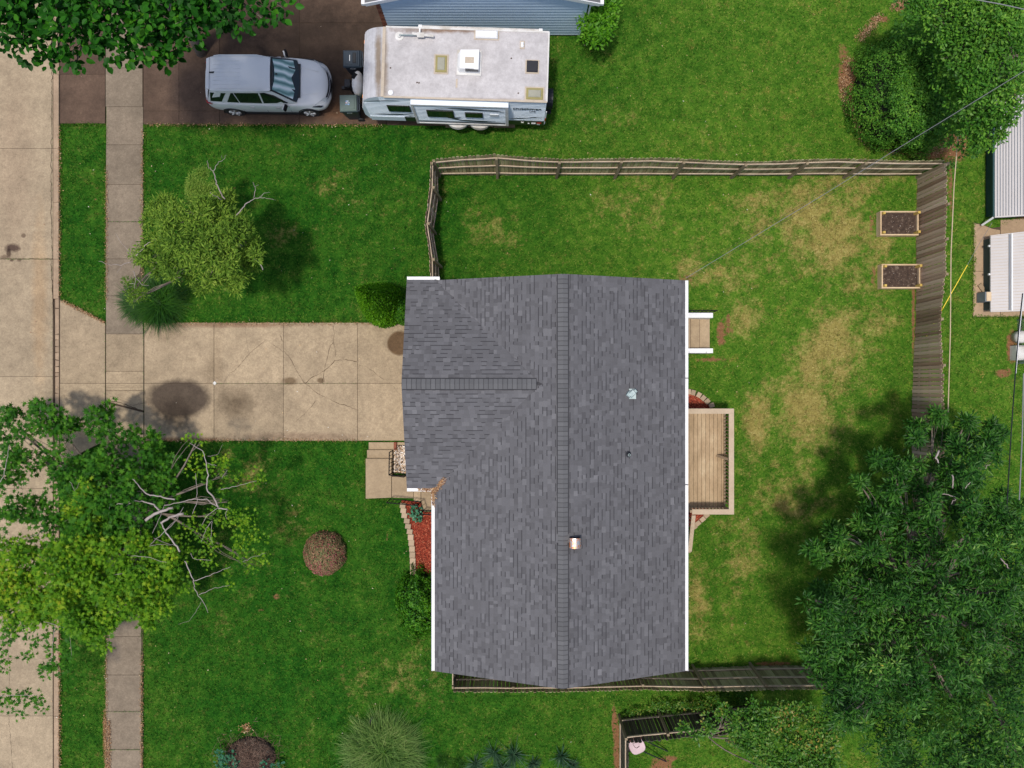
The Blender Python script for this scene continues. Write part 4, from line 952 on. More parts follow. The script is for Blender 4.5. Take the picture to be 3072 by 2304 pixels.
# roof fittings
def rp(px, py): return tl(px, py, 2.95)
x, y = rp(1407,186); ac = B(MB().box((x, y, 2.87), (.84,.86,.04), 0, 0, .01), 'air_conditioner', G['dirtywhite'])
B(MB().add([(x-.33,y-.34,2.88),(x+.36,y-.36,2.88),(x+.36,y+.36,2.88),(x-.33,y+.36,2.88),(x-.40,y-.25,2.9),(x-.40,y+.28,2.9),
    (x-.28,y-.30,3.13),(x+.34,y-.33,3.15),(x+.34,y+.34,3.15),(x-.28,y+.33,3.13),(x-.35,y-.2,3.05),(x-.35,y+.22,3.05)],
    [(6,7,8,9),(10,6,9,11),(0,1,7,6),(1,2,8,7),(2,3,9,8),(4,0,6,10),(5,4,10,11),(3,5,11,9)]), 'shroud', G['white'], ac)
for k in range(14): B(MB().bx(x-.10+k*.032, x-.085+k*.032, y-.365, y-.30, 3.02, 3.145), 'louvre', G['black'], ac)
B(MB().box((x+.03, y-.02, 3.148), (.30,.2,.01)), 'grime_patch', G['caulk'], ac)
for (px, py, w_, h_) in ((1323,189,.42,.60),(1604,279,.60,.42)):
    x, y = rp(px, py); f = B(MB().box((x, y, 2.86), (w_+.07, h_+.07, .03), 0, 0, .008), 'skylight', G['caulk']); B(MB().box((x, y, 2.885), (w_-.03, h_-.03, .04), 0, 0, .015), 'frame', G['skyl'], f); B(MB().box((x, y, 2.915), (w_-.17, h_-.17, .04), 0, 0, .02), 'pane', G['skylmid'], f)
x, y = rp(1597,197); f = B(MB().box((x, y, 2.86), (.47,.47,.025), 0, 0, .008), 'roof_vent', G['caulk']); B(MB().box((x, y, 2.90), (.38,.38,.09), 0, 0, .03), 'lid', G['ventblack'], f)
x, y = rp(1460,102); f = B(MB().box((x, y, 2.92), (.76,.26,.12), 0, 0, .04), 'fridge_vent', G['white']); B(MB().box((x, y, 2.86), (.84,.32,.02)), 'flange', G['caulk'], f)
x, y = rp(1567,131); B(MB().box((x, y, 2.865), (.16,.27,.03), 0, 0, .01), 'plumbing_vent', G['caulk']); B(MB().lathe((x, y+.03, 2.87), [(.055,0),(.055,.05),(.03,.08)], 14), 'vent_cap', G['white'])
B(MB().lathe((x, y-.05, 2.87), [(.055,0),(.055,.05),(.03,.07)], 14), 'vent_cap', G['white'])
x, y = rp(1171,275); B(MB().lathe((x, y, 2.85), [(.09,0),(.09,.04),(.05,.06)], 18), 'round_vent', G['white'])
x, y = rp(1197,105); an = B(MB().lathe((x, y, 2.85), [(.15,0),(.15,.02),(.07,.03),(.06,.09)], 18), 'antenna_base', G['dirtywhite']); x2, y2 = rp(1300,105)
B(MB().bar((x, y, 2.95), (x2, y2-.02, 2.96), .03, .03), 'antenna_arm', G['metal'], an); B(MB().bar((x+.45, y+.045, 2.98), (x+1.18, y-.02, 2.98), .075, .05), 'antenna_head', G['dirtywhite'], an)
B(MB().bar((x+.62, y+.0, 2.99), (x+.86, y+.0, 2.99), .16, .05), 'antenna_block', G['dirtywhite'], an); B(MB().bar((x+.70,y+.1,2.97), (x+.70,y+.24,2.97), .05, .03), 'bracket', G['white'], an)
mb = MB(); B(MB().box((.02-.25, -.65, 2.853), (.06,.30,.006)), 'roof_patch', G['caulk'], body)
for (px, py) in ((1250,244),(1256,245),(1534,171),(1555,276),(1170,200)):
    x, y = rp(px, py); B(MB().box((x, y, 2.856), (.05,.04,.01), .4), 'debris', G['crack'], body)
xa, ya = tl(1262,78,2.7); xb, yb2 = tl(1622,90,2.7); aw = B(MB().tube([(xa,HW+.075,2.76),(xb,HW+.075,2.76)], .062, 14), 'awning_roll', G['dirtywhite'])
for x in (xa, xb): B(MB().tube([(x-.06,HW+.075,2.76),(x+.06,HW+.075,2.76)], .082, 14), 'awning_end', G['white'], aw)
xs_ = B(MB().tube([(2.90,-.35,1.05),(3.13,-.35,1.05)], .36, 20), 'spare_tyre', G['black']); B(MB().bx(2.85,3.1,-.75,.05,.62,.70), 'rear_bumper', G['black'])
for (x0, z0, w_, h_, mt) in ((2.0,.86,.1,.1,'chrome'),(2.38,.84,.16,.09,'white'),(2.58,.90,.16,.06,'redlens'),(2.58,.78,.12,.12,'white'),(2.25,.85,.06,.05,'white')): B(MB().bx(x0, x0+w_, -HW-.03, -HW-.013, z0, z0+h_), 'hatch', G[mt], body)
B(MB().bar((2.86,-HW-.02,.9), (2.88,-HW-.04,2.1), .03, .03), 'ladder_rail', G['white']); B(MB().bar((2.87,-HW-.03,1.2),(2.875,-HW-.035,1.5),.034,.034), 'red_band', G['redlens'])
mb = MB(); mb.bar((-3.3,-.45,.55),(-4.5,0,.55),.06,.1); mb.bar((-3.3,.45,.55),(-4.5,0,.55),.06,.1); mb.bx(-4.7,-4.4,-.05,.05,.5,.62); mb.bx(-4.4,-4.32,-.04,.04,.1,.9); B(mb, 'tongue', G['black'])
pc = tl(1061,243,1.05); pr = [(.0,.0)]
mb = MB(); mb.lathe((pc[0]+.12, pc[1]-.02, .62), [(.22,0),(.235,.25),(.215,.38),(.15,.46),(.05,.50)], 20, 0, .92, 1.95); cov = B(mb, 'gas_bottle_cover', G['dirtywhite'], smooth=True)
B(MB().box((pc[0]+.03, pc[1]+.17, 1.09), (.15,.22,.04), -.5, 0, .015), 'cover_flap', G['iron'], cov)
bt = B(MB().box((pc[0]-.28, pc[1]-.0, .75), (.22,.3,.22), 0, 0, .02), 'battery_box', G['black'])

# timber and boards under the wheels
for (a, b, c_, d, z) in ((1337,1480,361,383,.05),(1350,1480,374,383,.10),(1482,1545,360,384,.04)):
    p0 = P(a, d, 0); p1 = P(b, c_, 0); mb = MB().bx(p0.x, p1.x, p0.y, p1.y, 0, z)
    lab = {1337:'long flat board on the ground under the camper wheels',1350:'narrow timber lying on the board below the camper wheels',1482:'short flat board at the east end under the camper'}[a]
    tag(mb.build('board', G['post'] if a != 1350 else G['balus']), lab, 'board')

# ------------------------------------------------------------ rubbish bins
def bin_(label, px, py, rot, lidmt, bodymt, sticker):
    p = P(px, py, 1.08); o = thing('wheelie_bin', label, 'bin', (p.x, p.y, 0), rot, 'rubbish bins by the camper tongue')
    def b(mb, n, mt, par=o, smooth=False): return mb.build(n, mt, par, local=True, smooth=smooth)
    v = []
    for z, sx, sy, ox_ in ((.06,.21,.22,.0),(.5,.26,.26,0),(1.0,.30,.29,0)):
        v += [(ox_-sx,-sy,z),(ox_+sx,-sy,z),(ox_+sx,sy,z),(ox_-sx,sy,z)]
    b(MB().add(v, [(3,2,1,0)]+[(4*j+i, 4*j+(i+1)%4, 4*j+4+(i+1)%4, 4*j+4+i) for j in (0,1) for i in range(4)]), 'body', bodymt)
    b(MB().box((-.01,0,1.01), (.66,.62,.05), 0, 0, .01), 'rim', bodymt)
    lid = b(MB().box((-.03,0,1.06), (.62,.60,.07), 0, 0, .03), 'lid', lidmt); b(MB().box((-.03,0,1.10), (.46,.46,.03), 0, 0, .012), 'lid_panel', lidmt, lid)
    if sticker:
        for k in range(3):
            for j in range(4): 
                if (k+j) % 4 != 3: b(MB().box((-.10+j*.035,.055-k*.06,1.118), (.028,.045,.004), .3*((k*j) % 3-1)), 'sticker', G['sticker'], lid)
    else: b(MB().box((-.09,0.0,1.118), (.018,.22,.004)), 'sticker', G['white'], lid); b(MB().box((.08,0,1.118), (.13,.38,.03), 0, 0, .012), 'lid_recess', G['black'], lid)
    h = b(MB().bar((.36,-.26,1.0),(.36,.26,1.0),.035,.035), 'handle', bodymt)
    for y in (-.26,0,.26): b(MB().bar((.28,y,1.0),(.37,y,1.0),.035,.035), 'handle_arm', bodymt, h)
    for y in (-.27,.27): b(MB().tube([(.24,y-.03,.12),(.24,y+.03,.12)], .12, 14), 'wheel', G['rubber'])
    tor = MB(); n = 16; v = []
    for k in range(n): a = 2*PI*k/n; v += [(-.02+.10*math.cos(a), -.302, .90+.05*math.sin(a)), (-.02+.075*math.cos(a), -.302, .90+.032*math.sin(a))]
    tor.add(v, [(2*k, 2*((k+1)%n), 2*((k+1)%n)+1, 2*k+1) for k in range(n)]); b(tor, 'emblem', G['white'])
    return o
G['sticker'] = mat('printed_sticker', [(0,(.75,.8,.85)),(.5,(.12,.3,.6)),(.8,(.8,.82,.85)),(1,(.7,.2,.2))], .5, 1, bump=0)
G['binlid'] = mat('grey_green_plastic', (.115,.155,.135), .4, 0, 2, .08, 20, bump=0); G['binblue'] = mat('dark_blue_plastic', (.022,.034,.048), .4, 0, 2, .08, 20, bump=0)
bin_('dark blue wheeled bin with closed lid on the far side of the trailer tongue', 1057, 175, 0, G['binblue'], G['binblue'], False)
bin_('grey green wheeled bin with printed sticker nearest the lawn edge', 1047, 309, .02, G['binlid'], G['binblue'], True)

# ------------------------------------------------------------ silver SUV, nose to the east
car = thing('parked_car', 'silver SUV with a reflective sunshade parked on the brown driveway behind the camper', 'car', (-9.0, 11.10, 0), math.radians(-.6)); car.scale = (.975, 1, 1)
C_ = lambda mb, name, mt, parent=car, smooth=False: mb.build(name, mt, parent, local=True, smooth=smooth)
def loft(rows, closed=False):
    mb = MB(); n = len(rows[0]); v = [p for r in rows for p in r]
    return mb.add(v, [(i*n+k, i*n+k+1, (i+1)*n+k+1, (i+1)*n+k) for i in range(len(rows)-1) for k in range(n-1)])
# stations: x, half width low, half width mid, half width at belt, sill z, belt z, deck z(centre), inner width
ST = [(-2.30,.62,.70,.66,.50,.86,.98),(-2.22,.76,.84,.78,.36,.96,1.04),(-2.0,.84,.90,.84,.30,1.03,1.06),(-1.5,.87,.93,.875,.27,1.04,1.06),(-.9,.88,.93,.885,.25,1.02,1.04),(0,.88,.93,.89,.25,.99,1.02),
      (.7,.88,.93,.89,.25,.965,1.0),(1.1,.88,.93,.875,.26,.945,1.02),(1.5,.87,.925,.85,.28,.90,.99),(1.85,.83,.90,.78,.30,.84,.93),(2.08,.76,.83,.66,.32,.76,.86),(2.22,.60,.68,.50,.36,.66,.76),(2.31,.36,.42,.30,.42,.56,.62)]
rows = []
for (x, wl, wm, wb, zs, zb, zc) in ST:
    half = [(wl*.9, zs-.05),(wl, zs),(wm, zs+(zb-zs)*.42),(wm*.995, zs+(zb-zs)*.72),(wb+.015, zb-.02),(wb-.04, zb+.02),(wb*.66, zb+(zc-zb)*.75),(wb*.33, zc-.005),(0, zc)]
    rows.append([(x,-w,z) for w, z in half]+[(x,w,z) for w, z in half[-2::-1]])
mb = loft(rows); n = len(rows[0])
mb.add(rows[0], [tuple(range(n))]); mb.add(rows[-1], [tuple(range(n))[::-1]])
body = C_(mb, 'body', G['silver'], smooth=True)
md = body.modifiers.new('s', 'SUBSURF'); md.levels = 1; md.render_levels = 2
# roof panel and pillars
GB = [(-2.17,.80,1.03),(-1.95,.83,1.04),(.62,.84,.99),(1.16,.78,.97)]        # greenhouse foot
RT = [(-1.90,.60,1.60),(-1.66,.64,1.655),(-.9,.66,1.685),(-.1,.66,1.68),(.36,.61,1.62)]
rr = []
for x, w, z in RT: rr.append([(x,-w,z-.05),(x,-w*.95,z-.015),(x,-w*.7,z+.008),(x,-w*.35,z+.02),(x,0,z+.024),(x,w*.35,z+.02),(x,w*.7,z+.008),(x,w*.95,z-.015),(x,w,z-.05)])
rf = C_(loft(rr), 'roof', G['silver'], smooth=True)
md = rf.modifiers.new('s', 'SUBSURF'); md.levels = 1; md.render_levels = 2
for k in range(7): y = -.42+k*.14; C_(MB().bar((-1.72,y,1.676-abs(y)*.028),(-.72,y,1.708-abs(y)*.03),.012,.012), 'roof_rib', G['silver'], rf)
C_(MB().bar((-1.86,-.55,1.648),(-1.86,.55,1.648),.008,.006), 'roof_seam', G['iron'], rf)
C_(MB().add([(-1.86,-.02,1.66),(-1.68,-.03,1.685),(-1.66,.03,1.685),(-1.86,.02,1.66),(-1.84,0,1.73),(-1.70,0,1.70)], [(0,1,5,4),(2,3,4,5),(0,4,3),(1,2,5)]), 'antenna_fin', G['black'], rf)
for s in (-1, 1): C_(MB().tube([(-1.70,s*.60,1.66),(-1.5,s*.61,1.705),(-.1,s*.62,1.715),(.1,s*.60,1.66)], .014, 6), 'roof_rail', G['silver'], rf)
for s in (-1, 1):
    # greenhouse side: body coloured panel with glass set proud
    lo = [(-2.17,.80,1.0),(-1.6,.835,1.03),(-.9,.85,1.02),(0,.855,1.0),(.7,.85,.98),(1.18,.80,.97)]; hi = [(-1.90,.60,1.555),(-1.6,.645,1.60),(-.9,.66,1.635),(-.1,.66,1.63),(.2,.635,1.59),(.40,.61,1.56)]
    v = [(x,s*w,z) for x, w, z in lo]+[(x,s*w,z) for x, w, z in hi]; f = [(i,i+1,7+i,6+i) for i in range(5)]
    if s > 0: f = [q[::-1] for q in f]
    C_(MB().add(v, f), 'pillar_panel', G['silver'])
    def on(x, t_):   # point on side panel at x, height fraction t
        def it(a, x): 
            for i in range(len(a)-1):
                if a[i][0] <= x <= a[i+1][0]: u = (x-a[i][0])/(a[i+1][0]-a[i][0]); return [a[i][k]+(a[i+1][k]-a[i][k])*u for k in range(3)]
            return list(a[0] if x < a[0][0] else a[-1])
        L_ = it(lo, x); xh = x*.92-.05; H_ = it(hi, max(-2.03, min(.40, xh))); p = [L_[k]+(H_[k]-L_[k])*t_ for k in range(3)]
        return (x if True else p[0], s*(p[1]+.006), p[2]+.004)
    def glass(pts, nm='window'):
        v = [on(x, t_) for x, t_ in pts]; f = [tuple(range(len(v)))]
        if s > 0: f = [f[0][::-1]]
        C_(MB().add(v, f), nm, G['glass'])
    glass([(-2.05,.12),(-1.62,.12),(-1.30,.86),(-1.90,.86)]); glass([(-1.42,.10),(-.98,.08),(-1.03,.88),(-1.12,.86)]); glass([(-.94,.08),(-.12,.08),(-.10,.90),(-1.0,.88)]); glass([(-.06,.08),(.86,.10),(.42,.72),(.12,.92),(-.04,.90)])
    m_ = C_(MB().box((.72,s*.99,1.04), (.13,.20,.15), s*.3, 0, .03), 'mirror', G['silver']); C_(MB().box((.75,s*1.0,1.05), (.07,.22,.165), s*.3), 'mirror_cap', G['iron'], m_)
    for x in (-.62,.34): C_(MB().bx(x,x+.15,s*.93-.015,s*.93+.015,.84,.87), 'door_handle', G['chrome'])
    for x in (-.98,-.08,.82): C_(MB().bar((x,s*.936,.45),(x+.02,s*.90,.96),.006,.006), 'door_seam', G['iron'])
    C_(MB().bar((-1.1,s*.90,.27),(1.15,s*.90,.27),.06,.09), 'sill_trim', G['black'])
    for x in (-1.42,1.46):
        w_ = C_(MB().tube([(x,s*.70,.34),(x,s*.925,.34)], .345, 26), 'wheel', G['rubber']); C_(MB().tube([(x,s*.90,.34),(x,s*.93,.34)], .235, 22), 'rim', G['chrome'], w_)
        for k in range(5): a = 2*PI*k/5; C_(MB().bar((x+.05*math.cos(a),s*.934,.34+.05*math.sin(a)),(x+.22*math.cos(a+.12),s*.934,.34+.22*math.sin(a+.12)),.03,.05,up=(0,1,0)), 'spoke', G['silver'], w_)
        for k in range(5): a = 2*PI*(k+.5)/5; C_(MB().tube([(x+.145*math.cos(a),s*.928,.34+.145*math.sin(a)),(x+.145*math.cos(a),s*.9335,.34+.145*math.sin(a))], .045, 8), 'rim_gap', G['black'], w_)
        mb = MB(); v = []
        for k in range(13): a = PI*k/12*1.1-.16; v += [(x+.36*math.cos(a),s*.925,.34+.36*math.sin(a)),(x+.41*math.cos(a),s*.94,.34+.41*math.sin(a)),(x+.41*math.cos(a),s*.90,.34+.41*math.sin(a))]
        mb.add(v, [(3*k+j,3*k+3+j,3*k+4+j,3*k+1+j) for k in range(12) for j in (0,1)]); C_(mb, 'wheel_arch', G['black'])
    C_(MB().add([(2.06,s*.76,.70),(2.20,s*.60,.66),(2.24,s*.46,.70),(2.16,s*.50,.80),(1.92,s*.72,.87),(1.72,s*.86,.84),(1.90,s*.86,.76)], [(0,1,2,3,4,5,6)]), 'headlight', G['clearlens'])
    C_(MB().add([(2.085,s*.775,.705),(2.0,s*.85,.73),(1.70,s*.885,.83),(1.71,s*.872,.85),(1.93,s*.80,.79)], [(0,1,2,3,4)]), 'lamp_surround', G['black'])
    C_(MB().add([(-2.24,s*.80,.93),(-2.0,s*.885,.99),(-2.02,s*.865,1.03),(-2.2,s*.79,1.04),(-2.29,s*.66,1.0),(-2.32,s*.64,.92)], [(0,1,2,3,4,5)]), 'tail_light', G['redlens'])
ws = [(1.16,-.76,1.0),(1.26,-.40,1.02),(1.29,0,1.025),(1.26,.40,1.02),(1.16,.76,1.0),(.38,.60,1.60),(.45,.3,1.635),(.47,0,1.642),(.45,-.3,1.635),(.38,-.60,1.60)]
off = lambda v, d: [(x+d*.5, y, z+d) for x, y, z in v]
C_(MB().add(off(ws, .0), [(0,1,8,9),(1,2,7,8),(2,3,6,7),(3,4,5,6)]), 'windscreen', G['glass'])
sc = [(x*.96+.02, y*.95, z) for x, y, z in ws]
sh_ = [(1.04,-.70,1.105),(1.12,-.36,1.12),(1.14,0,1.125),(1.12,.36,1.12),(1.04,.70,1.105),(.42,.555,1.585),(.50,.28,1.61),(.52,0,1.615),(.50,-.28,1.61),(.42,-.555,1.585)]
C_(MB().add(off(sh_, .006), [(0,1,8,9),(1,2,7,8),(2,3,6,7),(3,4,5,6)]), 'sunshade', G['sunshade'])
C_(MB().box((.56,0,1.60), (.12,.05,.02)), 'sensor_mount', G['black'])
for s in (-1, 1): C_(MB().bar((1.12,s*.74,1.01),(.40,s*.575,1.60),.05,.012,up=(0,0,1)), 'windscreen_edge', G['black'])
C_(MB().bar((1.24,-.62,1.03),(1.24,.62,1.03),.11,.015), 'wiper_cowl', G['black'])
C_(MB().add([(-2.20,-.70,1.02),(-2.20,.70,1.02),(-1.93,.56,1.56),(-1.93,-.56,1.56)], [(0,3,2,1)]), 'rear_window', G['glass'])
C_(MB().add([(-1.88,-.57,1.608),(-1.88,.57,1.608),(-2.0,.53,1.59),(-2.0,-.53,1.59),(-1.88,-.57,1.575),(-1.88,.57,1.575),(-2.0,.53,1.565),(-2.0,-.53,1.565)], [(0,3,2,1),(4,5,6,7),(3,7,6,2),(0,4,7,3),(1,2,6,5)]), 'spoiler', G['silver'])
gp_ = []
for k in range(9): y = -.56+k*.14; x = 2.345-.42*(y/1.0)**2; gp_ += [(x,y,.50),(x+.0-.02,y,.64),(x-.085,y,.735)]
C_(MB().add(gp_, [(3*k+j,3*k+3+j,3*k+4+j,3*k+1+j) for k in range(8) for j in (0,1)]), 'grille', G['black'])
C_(MB().tube([(2.30-.42*(y/1.0)**2,y,.66) for y in [-.5+.1*i for i in range(11)]], .014, 6), 'grille_bar', G['chrome'])
C_(MB().bar((-2.30,-.6,.45),(-2.30,.6,.45),.1,.16), 'bumper', G['iron'])
for s in (-1,1): C_(MB().bar((1.25,s*.50,1.0),(1.95,s*.40,.915),.02,.014), 'bonnet_crease', G['silver'], body)

# ------------------------------------------------------------ raised beds
def rbed(label, x0, x1, y0, y1):
    a = P(x0, y1, .3); b = P(x1, y0, .3); o = thing('raised_bed', label, 'raised bed', ((a.x+b.x)/2, (a.y+b.y)/2, 0), 0, 'raised beds by the east fence')
    w = .05
    for q_ in ((a.x,b.x,a.y,a.y+w),(a.x,b.x,b.y-w,b.y),(a.x,a.x+w,a.y+w+.003,b.y-w-.003),(b.x-w,b.x,a.y+w+.003,b.y-w-.003)):
        for z0, z1 in ((-.01,.148),(.152,.30)): MB().bx(*q_, z0, z1).build('board', G['bedwood'], o)
    MB().bx(a.x+w, b.x-w, a.y+w, b.y-w, 0, .20).build('soil', G['soil'], o)
    s_ = chips(o, [(0,0)], 1, .2) if False else None
    for x in (a.x+w+.045, b.x-w-.045):
        for y in (a.y+w+.045, b.y-w-.045):
            MB().bx(x-.044, x+.044, y-.044, y+.044, 0, .52 if x > a.x+.5 else .42).build('corner_post', G['bedpost'], o)
    n = 70; x = rng.uniform(a.x+.08, b.x-.08, n); y = rng.uniform(a.y+.08, b.y-.08, n); r = rng.uniform(.004,.010, n)
    V = np.stack([np.stack([x-r,y,np.full(n,.206)],1),np.stack([x,y-r,np.full(n,.206)],1),np.stack([x+r,y,np.full(n,.21)],1),np.stack([x,y+r,np.full(n,.206)],1)],1).reshape(-1,3)
    q = np_obj('soil_flecks', V, np.arange(n*4).reshape(-1,4), G['pebble'], o, None, 4); q['kind'] = 'stuff'
rbed('wooden raised bed of dark soil nearer the north fence', 2641, 2756, 633, 706)
rbed('wooden raised bed of dark soil nearer the middle of the east fence', 2645, 2761, 792, 865)

# ------------------------------------------------------------ east neighbours: sheds, pad, cables
pad = base_sheet('concrete_pad', [[(2920,668),(2945,672),(2975,684),(3300,640),(3300,952),(2918,952)]], .01)
G['pad'] = concrete('tan_pad_concrete', (.45,.32,.205), .1, .22)
slab(pad, [(2921,670),(2946,674),(2976,686),(3000,690),(3000,816),(2921,814)], G['pad'], .02); slab(pad, [(2919,814),(3000,816),(3000,950),(2919,950)], G['pad'], .02); slab(pad, [(3001,660),(3300,640),(3300,950),(3001,950)], G['pad'], .015)
G['ribroof'] = mat('pale_ribbed_metal', [(0,(.48,.45,.44)),(1,(.56,.53,.52))], .5, .2, 1, .06, 30, bump=0)
G['teal'] = mat('dark_teal_wall', (.03,.075,.08), .6, 0); G['greywall'] = mat('grey_blue_wall', (.22,.24,.27), .7, 0)
ez = .62
sa = P(2985, 650, ez); sn = P(2985, 420, ez)
sh1 = thing('shed', 'low shed with pale ribbed metal roof beside the tall tree at the east edge', 'shed', (sa.x+1.5, (sa.y+sn.y)/2, 0))
W_ = 3.6; rise = .30
m = MB(); m.bx(sa.x+.07, sa.x+2*W_, sa.y+.14, sn.y+1.5, 0, ez-.03); m.build('wall', G['teal'], sh1)
MB().add([(sa.x+.1,sa.y+.12,ez-.05),(sa.x+W_,sa.y+.12,ez-.05),(sa.x+W_,sa.y+.12,ez+rise*W_-.08)], [(0,1,2)]).build('gable', G['greywall'], sh1)
m = MB(); y1 = sn.y+1.6
m.add([(sa.x,sa.y,ez),(sa.x+W_,sa.y,ez+rise*W_),(sa.x+W_,y1,ez+rise*W_),(sa.x,y1,ez),(sa.x,sa.y,ez-.04),(sa.x+W_,sa.y,ez+rise*W_-.04),(sa.x+W_,y1,ez+rise*W_-.04),(sa.x,y1,ez-.04)], [(0,1,2,3),(7,6,5,4),(0,4,5,1),(0,3,7,4)])
r1 = m.build('roof', G['ribroof'], sh1)
k = 0
while k*.088 < 1.6:
    x = sa.x+.06+k*.088; z = ez+(x-sa.x)*rise; MB().bx(x, x+.02, sa.y, y1, z-.01, z+.02).build('roof_rib', G['crack'] if False else G['ribdark'] if 'ribdark' in G else G['greywall'], r1); k += 1
MB().bar((sa.x-.02,sa.y-.02,ez-.0),(sa.x+W_,sa.y-.02,ez+rise*W_),.05,.09).build('fascia', G['ribroof'], sh1)
MB().bx(sa.x-.06, sa.x-.005, sa.y, y1, ez-.08, ez-.01).build('gutter', G['teal'], sh1)
MB().bar((sa.x-.04,sa.y-.02,ez-.04),(sa.x-.16,sa.y-.2,.12),.07,.05).build('downspout', G['white'], sh1)
ez = .55; a = P(2972, 936, ez); b = P(2975, 706, ez)
sh2 = thing('shed', 'small low shed with pale plank roof standing on the tan concrete pad', 'shed', (a.x+1.2, (a.y+b.y)/2, 0))
MB().bx(a.x+.08, a.x+3, a.y+.12, b.y-.08, 0, ez-.03).build('wall', G['teal'], sh2)
rise = .34; W_ = 1.5
m = MB(); m.add([(a.x,a.y,ez),(a.x+W_,a.y-.0,ez+rise*W_),(a.x+W_,b.y+.1,ez+rise*W_),(a.x,b.y,ez),(a.x,a.y,ez-.05),(a.x+W_,a.y,ez+rise*W_-.05),(a.x+W_,b.y+.1,ez+rise*W_-.05),(a.x,b.y,ez-.05)], [(0,1,2,3),(7,6,5,4),(0,4,5,1),(0,3,7,4),(3,2,6,7)])
r2 = m.build('roof', G['ribroof'], sh2)
n = 26
for k in range(n):
    y = a.y+.03+(b.y-a.y-.06)*k/(n-1); MB().bar((a.x+.01,y,ez+.006),(a.x+W_,y+.05,ez+rise*W_+.006),.012,.014).build('roof_seam', G['caulk'], r2)
xm = a.x+.62; MB().bar((xm,a.y+.03,ez+rise*.62+.03),(xm,b.y+.02,ez+rise*.62+.03),.05,.04).build('roof_pipe', G['white'], sh2)
MB().bar((xm-.06,a.y+.05,ez+rise*.56+.015),(xm-.06,b.y,ez+rise*.56+.015),.05,.012).build('pipe_shadow_strip', G['greywall'], sh2)  # the pipe's shadow, laid on the roof as a grey strip
MB().add([(a.x+.3,a.y+.10,ez-.05),(a.x+W_,a.y+.10,ez-.05),(a.x+W_,a.y+.10,ez+rise*W_-.08)], [(0,1,2)]).build('gable', G['greywall'], sh2)
p = P(2962, 890, .5); ub = MB().box((p.x, p.y, .3), (.2,.36,.5), 0, 0, .02).build('utility_box', G['greywall'], sh2); MB().box((p.x+.02, p.y, .56), (.18,.34,.03), 0, 0, .01).build('lid', G['bedwood'], ub)
for yy in (738, 823): p = P(2968, yy, .5); MB().box((p.x, p.y, .5), (.07,.07,.07), 0, 0, .01).build('wall_lamp', G['white'], sh2)
p = P(2946, 865, .05); mb = MB().box((p.x, p.y, .06), (.16,.36,.07), .62, 0, .008); tag(mb.build('paving_block', G['pebble'] if False else G['tan']), 'pale concrete block lying loose on the tan pad', 'block')
# chain link enclosure corner at the right edge
kn = thing('kennel_fence', 'corner of a chain link kennel at the east edge below the small shed', 'fence', P(3060,1030))
a0 = P(3052,960,0); a1 = P(3050,1090,0); zt = 1.0
A0, A1 = Vector((a0.x,a0.y,0)), Vector((a1.x,a1.y,0)); E_ = Vector((1.6,0,0))
pth = [A0+E_, A0, A1, A1+E_]
for u, v_ in zip(pth[:-1], pth[1:]):
    MB().tube([u+Vector((0,0,zt)), v_+Vector((0,0,zt))], .022, 8).build('top_rail', G['metal'], kn)
    L = (v_-u).length; d = (v_-u).normalized(); mb = MB(); nn = int(L/.07)
    for k in range(-14, nn):
        s0, s1 = max(0, k*.07), min(L, k*.07+zt); z0, z1 = s0-k*.07, s1-k*.07
        if s1 > s0: mb.tube([u+d*s0+Vector((0,0,z0)), u+d*s1+Vector((0,0,z1))], .003, 3, cap=False); mb.tube([u+d*s0+Vector((0,0,zt-z0)), u+d*s1+Vector((0,0,zt-z1))], .003, 3, cap=False)
    q = mb.build('chain_mesh', G['metal'], kn); q['kind'] = 'stuff'
for u in pth: MB().tube([u, u+Vector((0,0,zt+.04))], .028, 8).build('post', G['metal'], kn)
p = P(3070,1010,.4); tag(MB().lathe((p.x, p.y, 0), [(.22,0),(.24,.3),(.2,.42),(.05,.45)], 18).build('tub', G['dirtywhite'], smooth=True), 'round grey tub inside the chain link kennel', 'tub')
p = P(3072,1058,.4); tag(MB().box((p.x, p.y, .2), (.5,.55,.4), 0, 0, .06).build('crate', G['dirtywhite']), 'pale plastic box inside the chain link kennel', 'box')

# overhead cables
def cable(label, pts, r=.012, mt='black', name='cable', sag=.0, part=None):
    W = [P(*p) for p in pts]; L = []
    for a, b in zip(W[:-1], W[1:]):
        for k in range(12): u = k/12; L.append(a.lerp(b, u)-Vector((0,0,sag*4*u*(1-u))))
    L.append(W[-1]); o = MB().tube(L, r, 6).build(name, G[mt]); tag(o, label, 'cable'); return o
G['wiregrey'] = mat('grey_cable', (.22,.22,.23), .45, 0, bump=0); G['wiretan'] = mat('tan_cable', (.55,.42,.27), .6, 0, bump=0); G['yellow'] = mat('yellow_guard', (.85,.62,.02), .45, 0, bump=0)
cable('pale twisted service cable from the house corner over the north fence', [(2058,834,2.9),(2472,583,4.2),(2762,403,5.2),(3110,190,6.5)], .008, 'wiregrey', sag=.03)
cable('thin dark cable just above the pale service cable near the house', [(2050,826,3.0),(2300,676,3.7),(2700,440,5.0),(3100,194,6.5)], .004, 'black')
cable('thin black cable just below the pale service cable', [(2062,838,2.85),(2260,722,3.2),(2480,590,3.9),(2900,322,5.4),(3110,193,6.4)], .004, 'black')
cable('grey overhead cable crossing the top right corner above the treetops', [(2890,-8,6.5),(3000,12,6.5),(3110,36,6.5)], .014, 'wiregrey')
cable('tan cable running along the outside of the east fence', [(2874,405,3.0),(2862,560,2.9),(2853,760,2.8),(2851,1000,2.8),(2844,1240,3.0)], .016, 'wiretan')
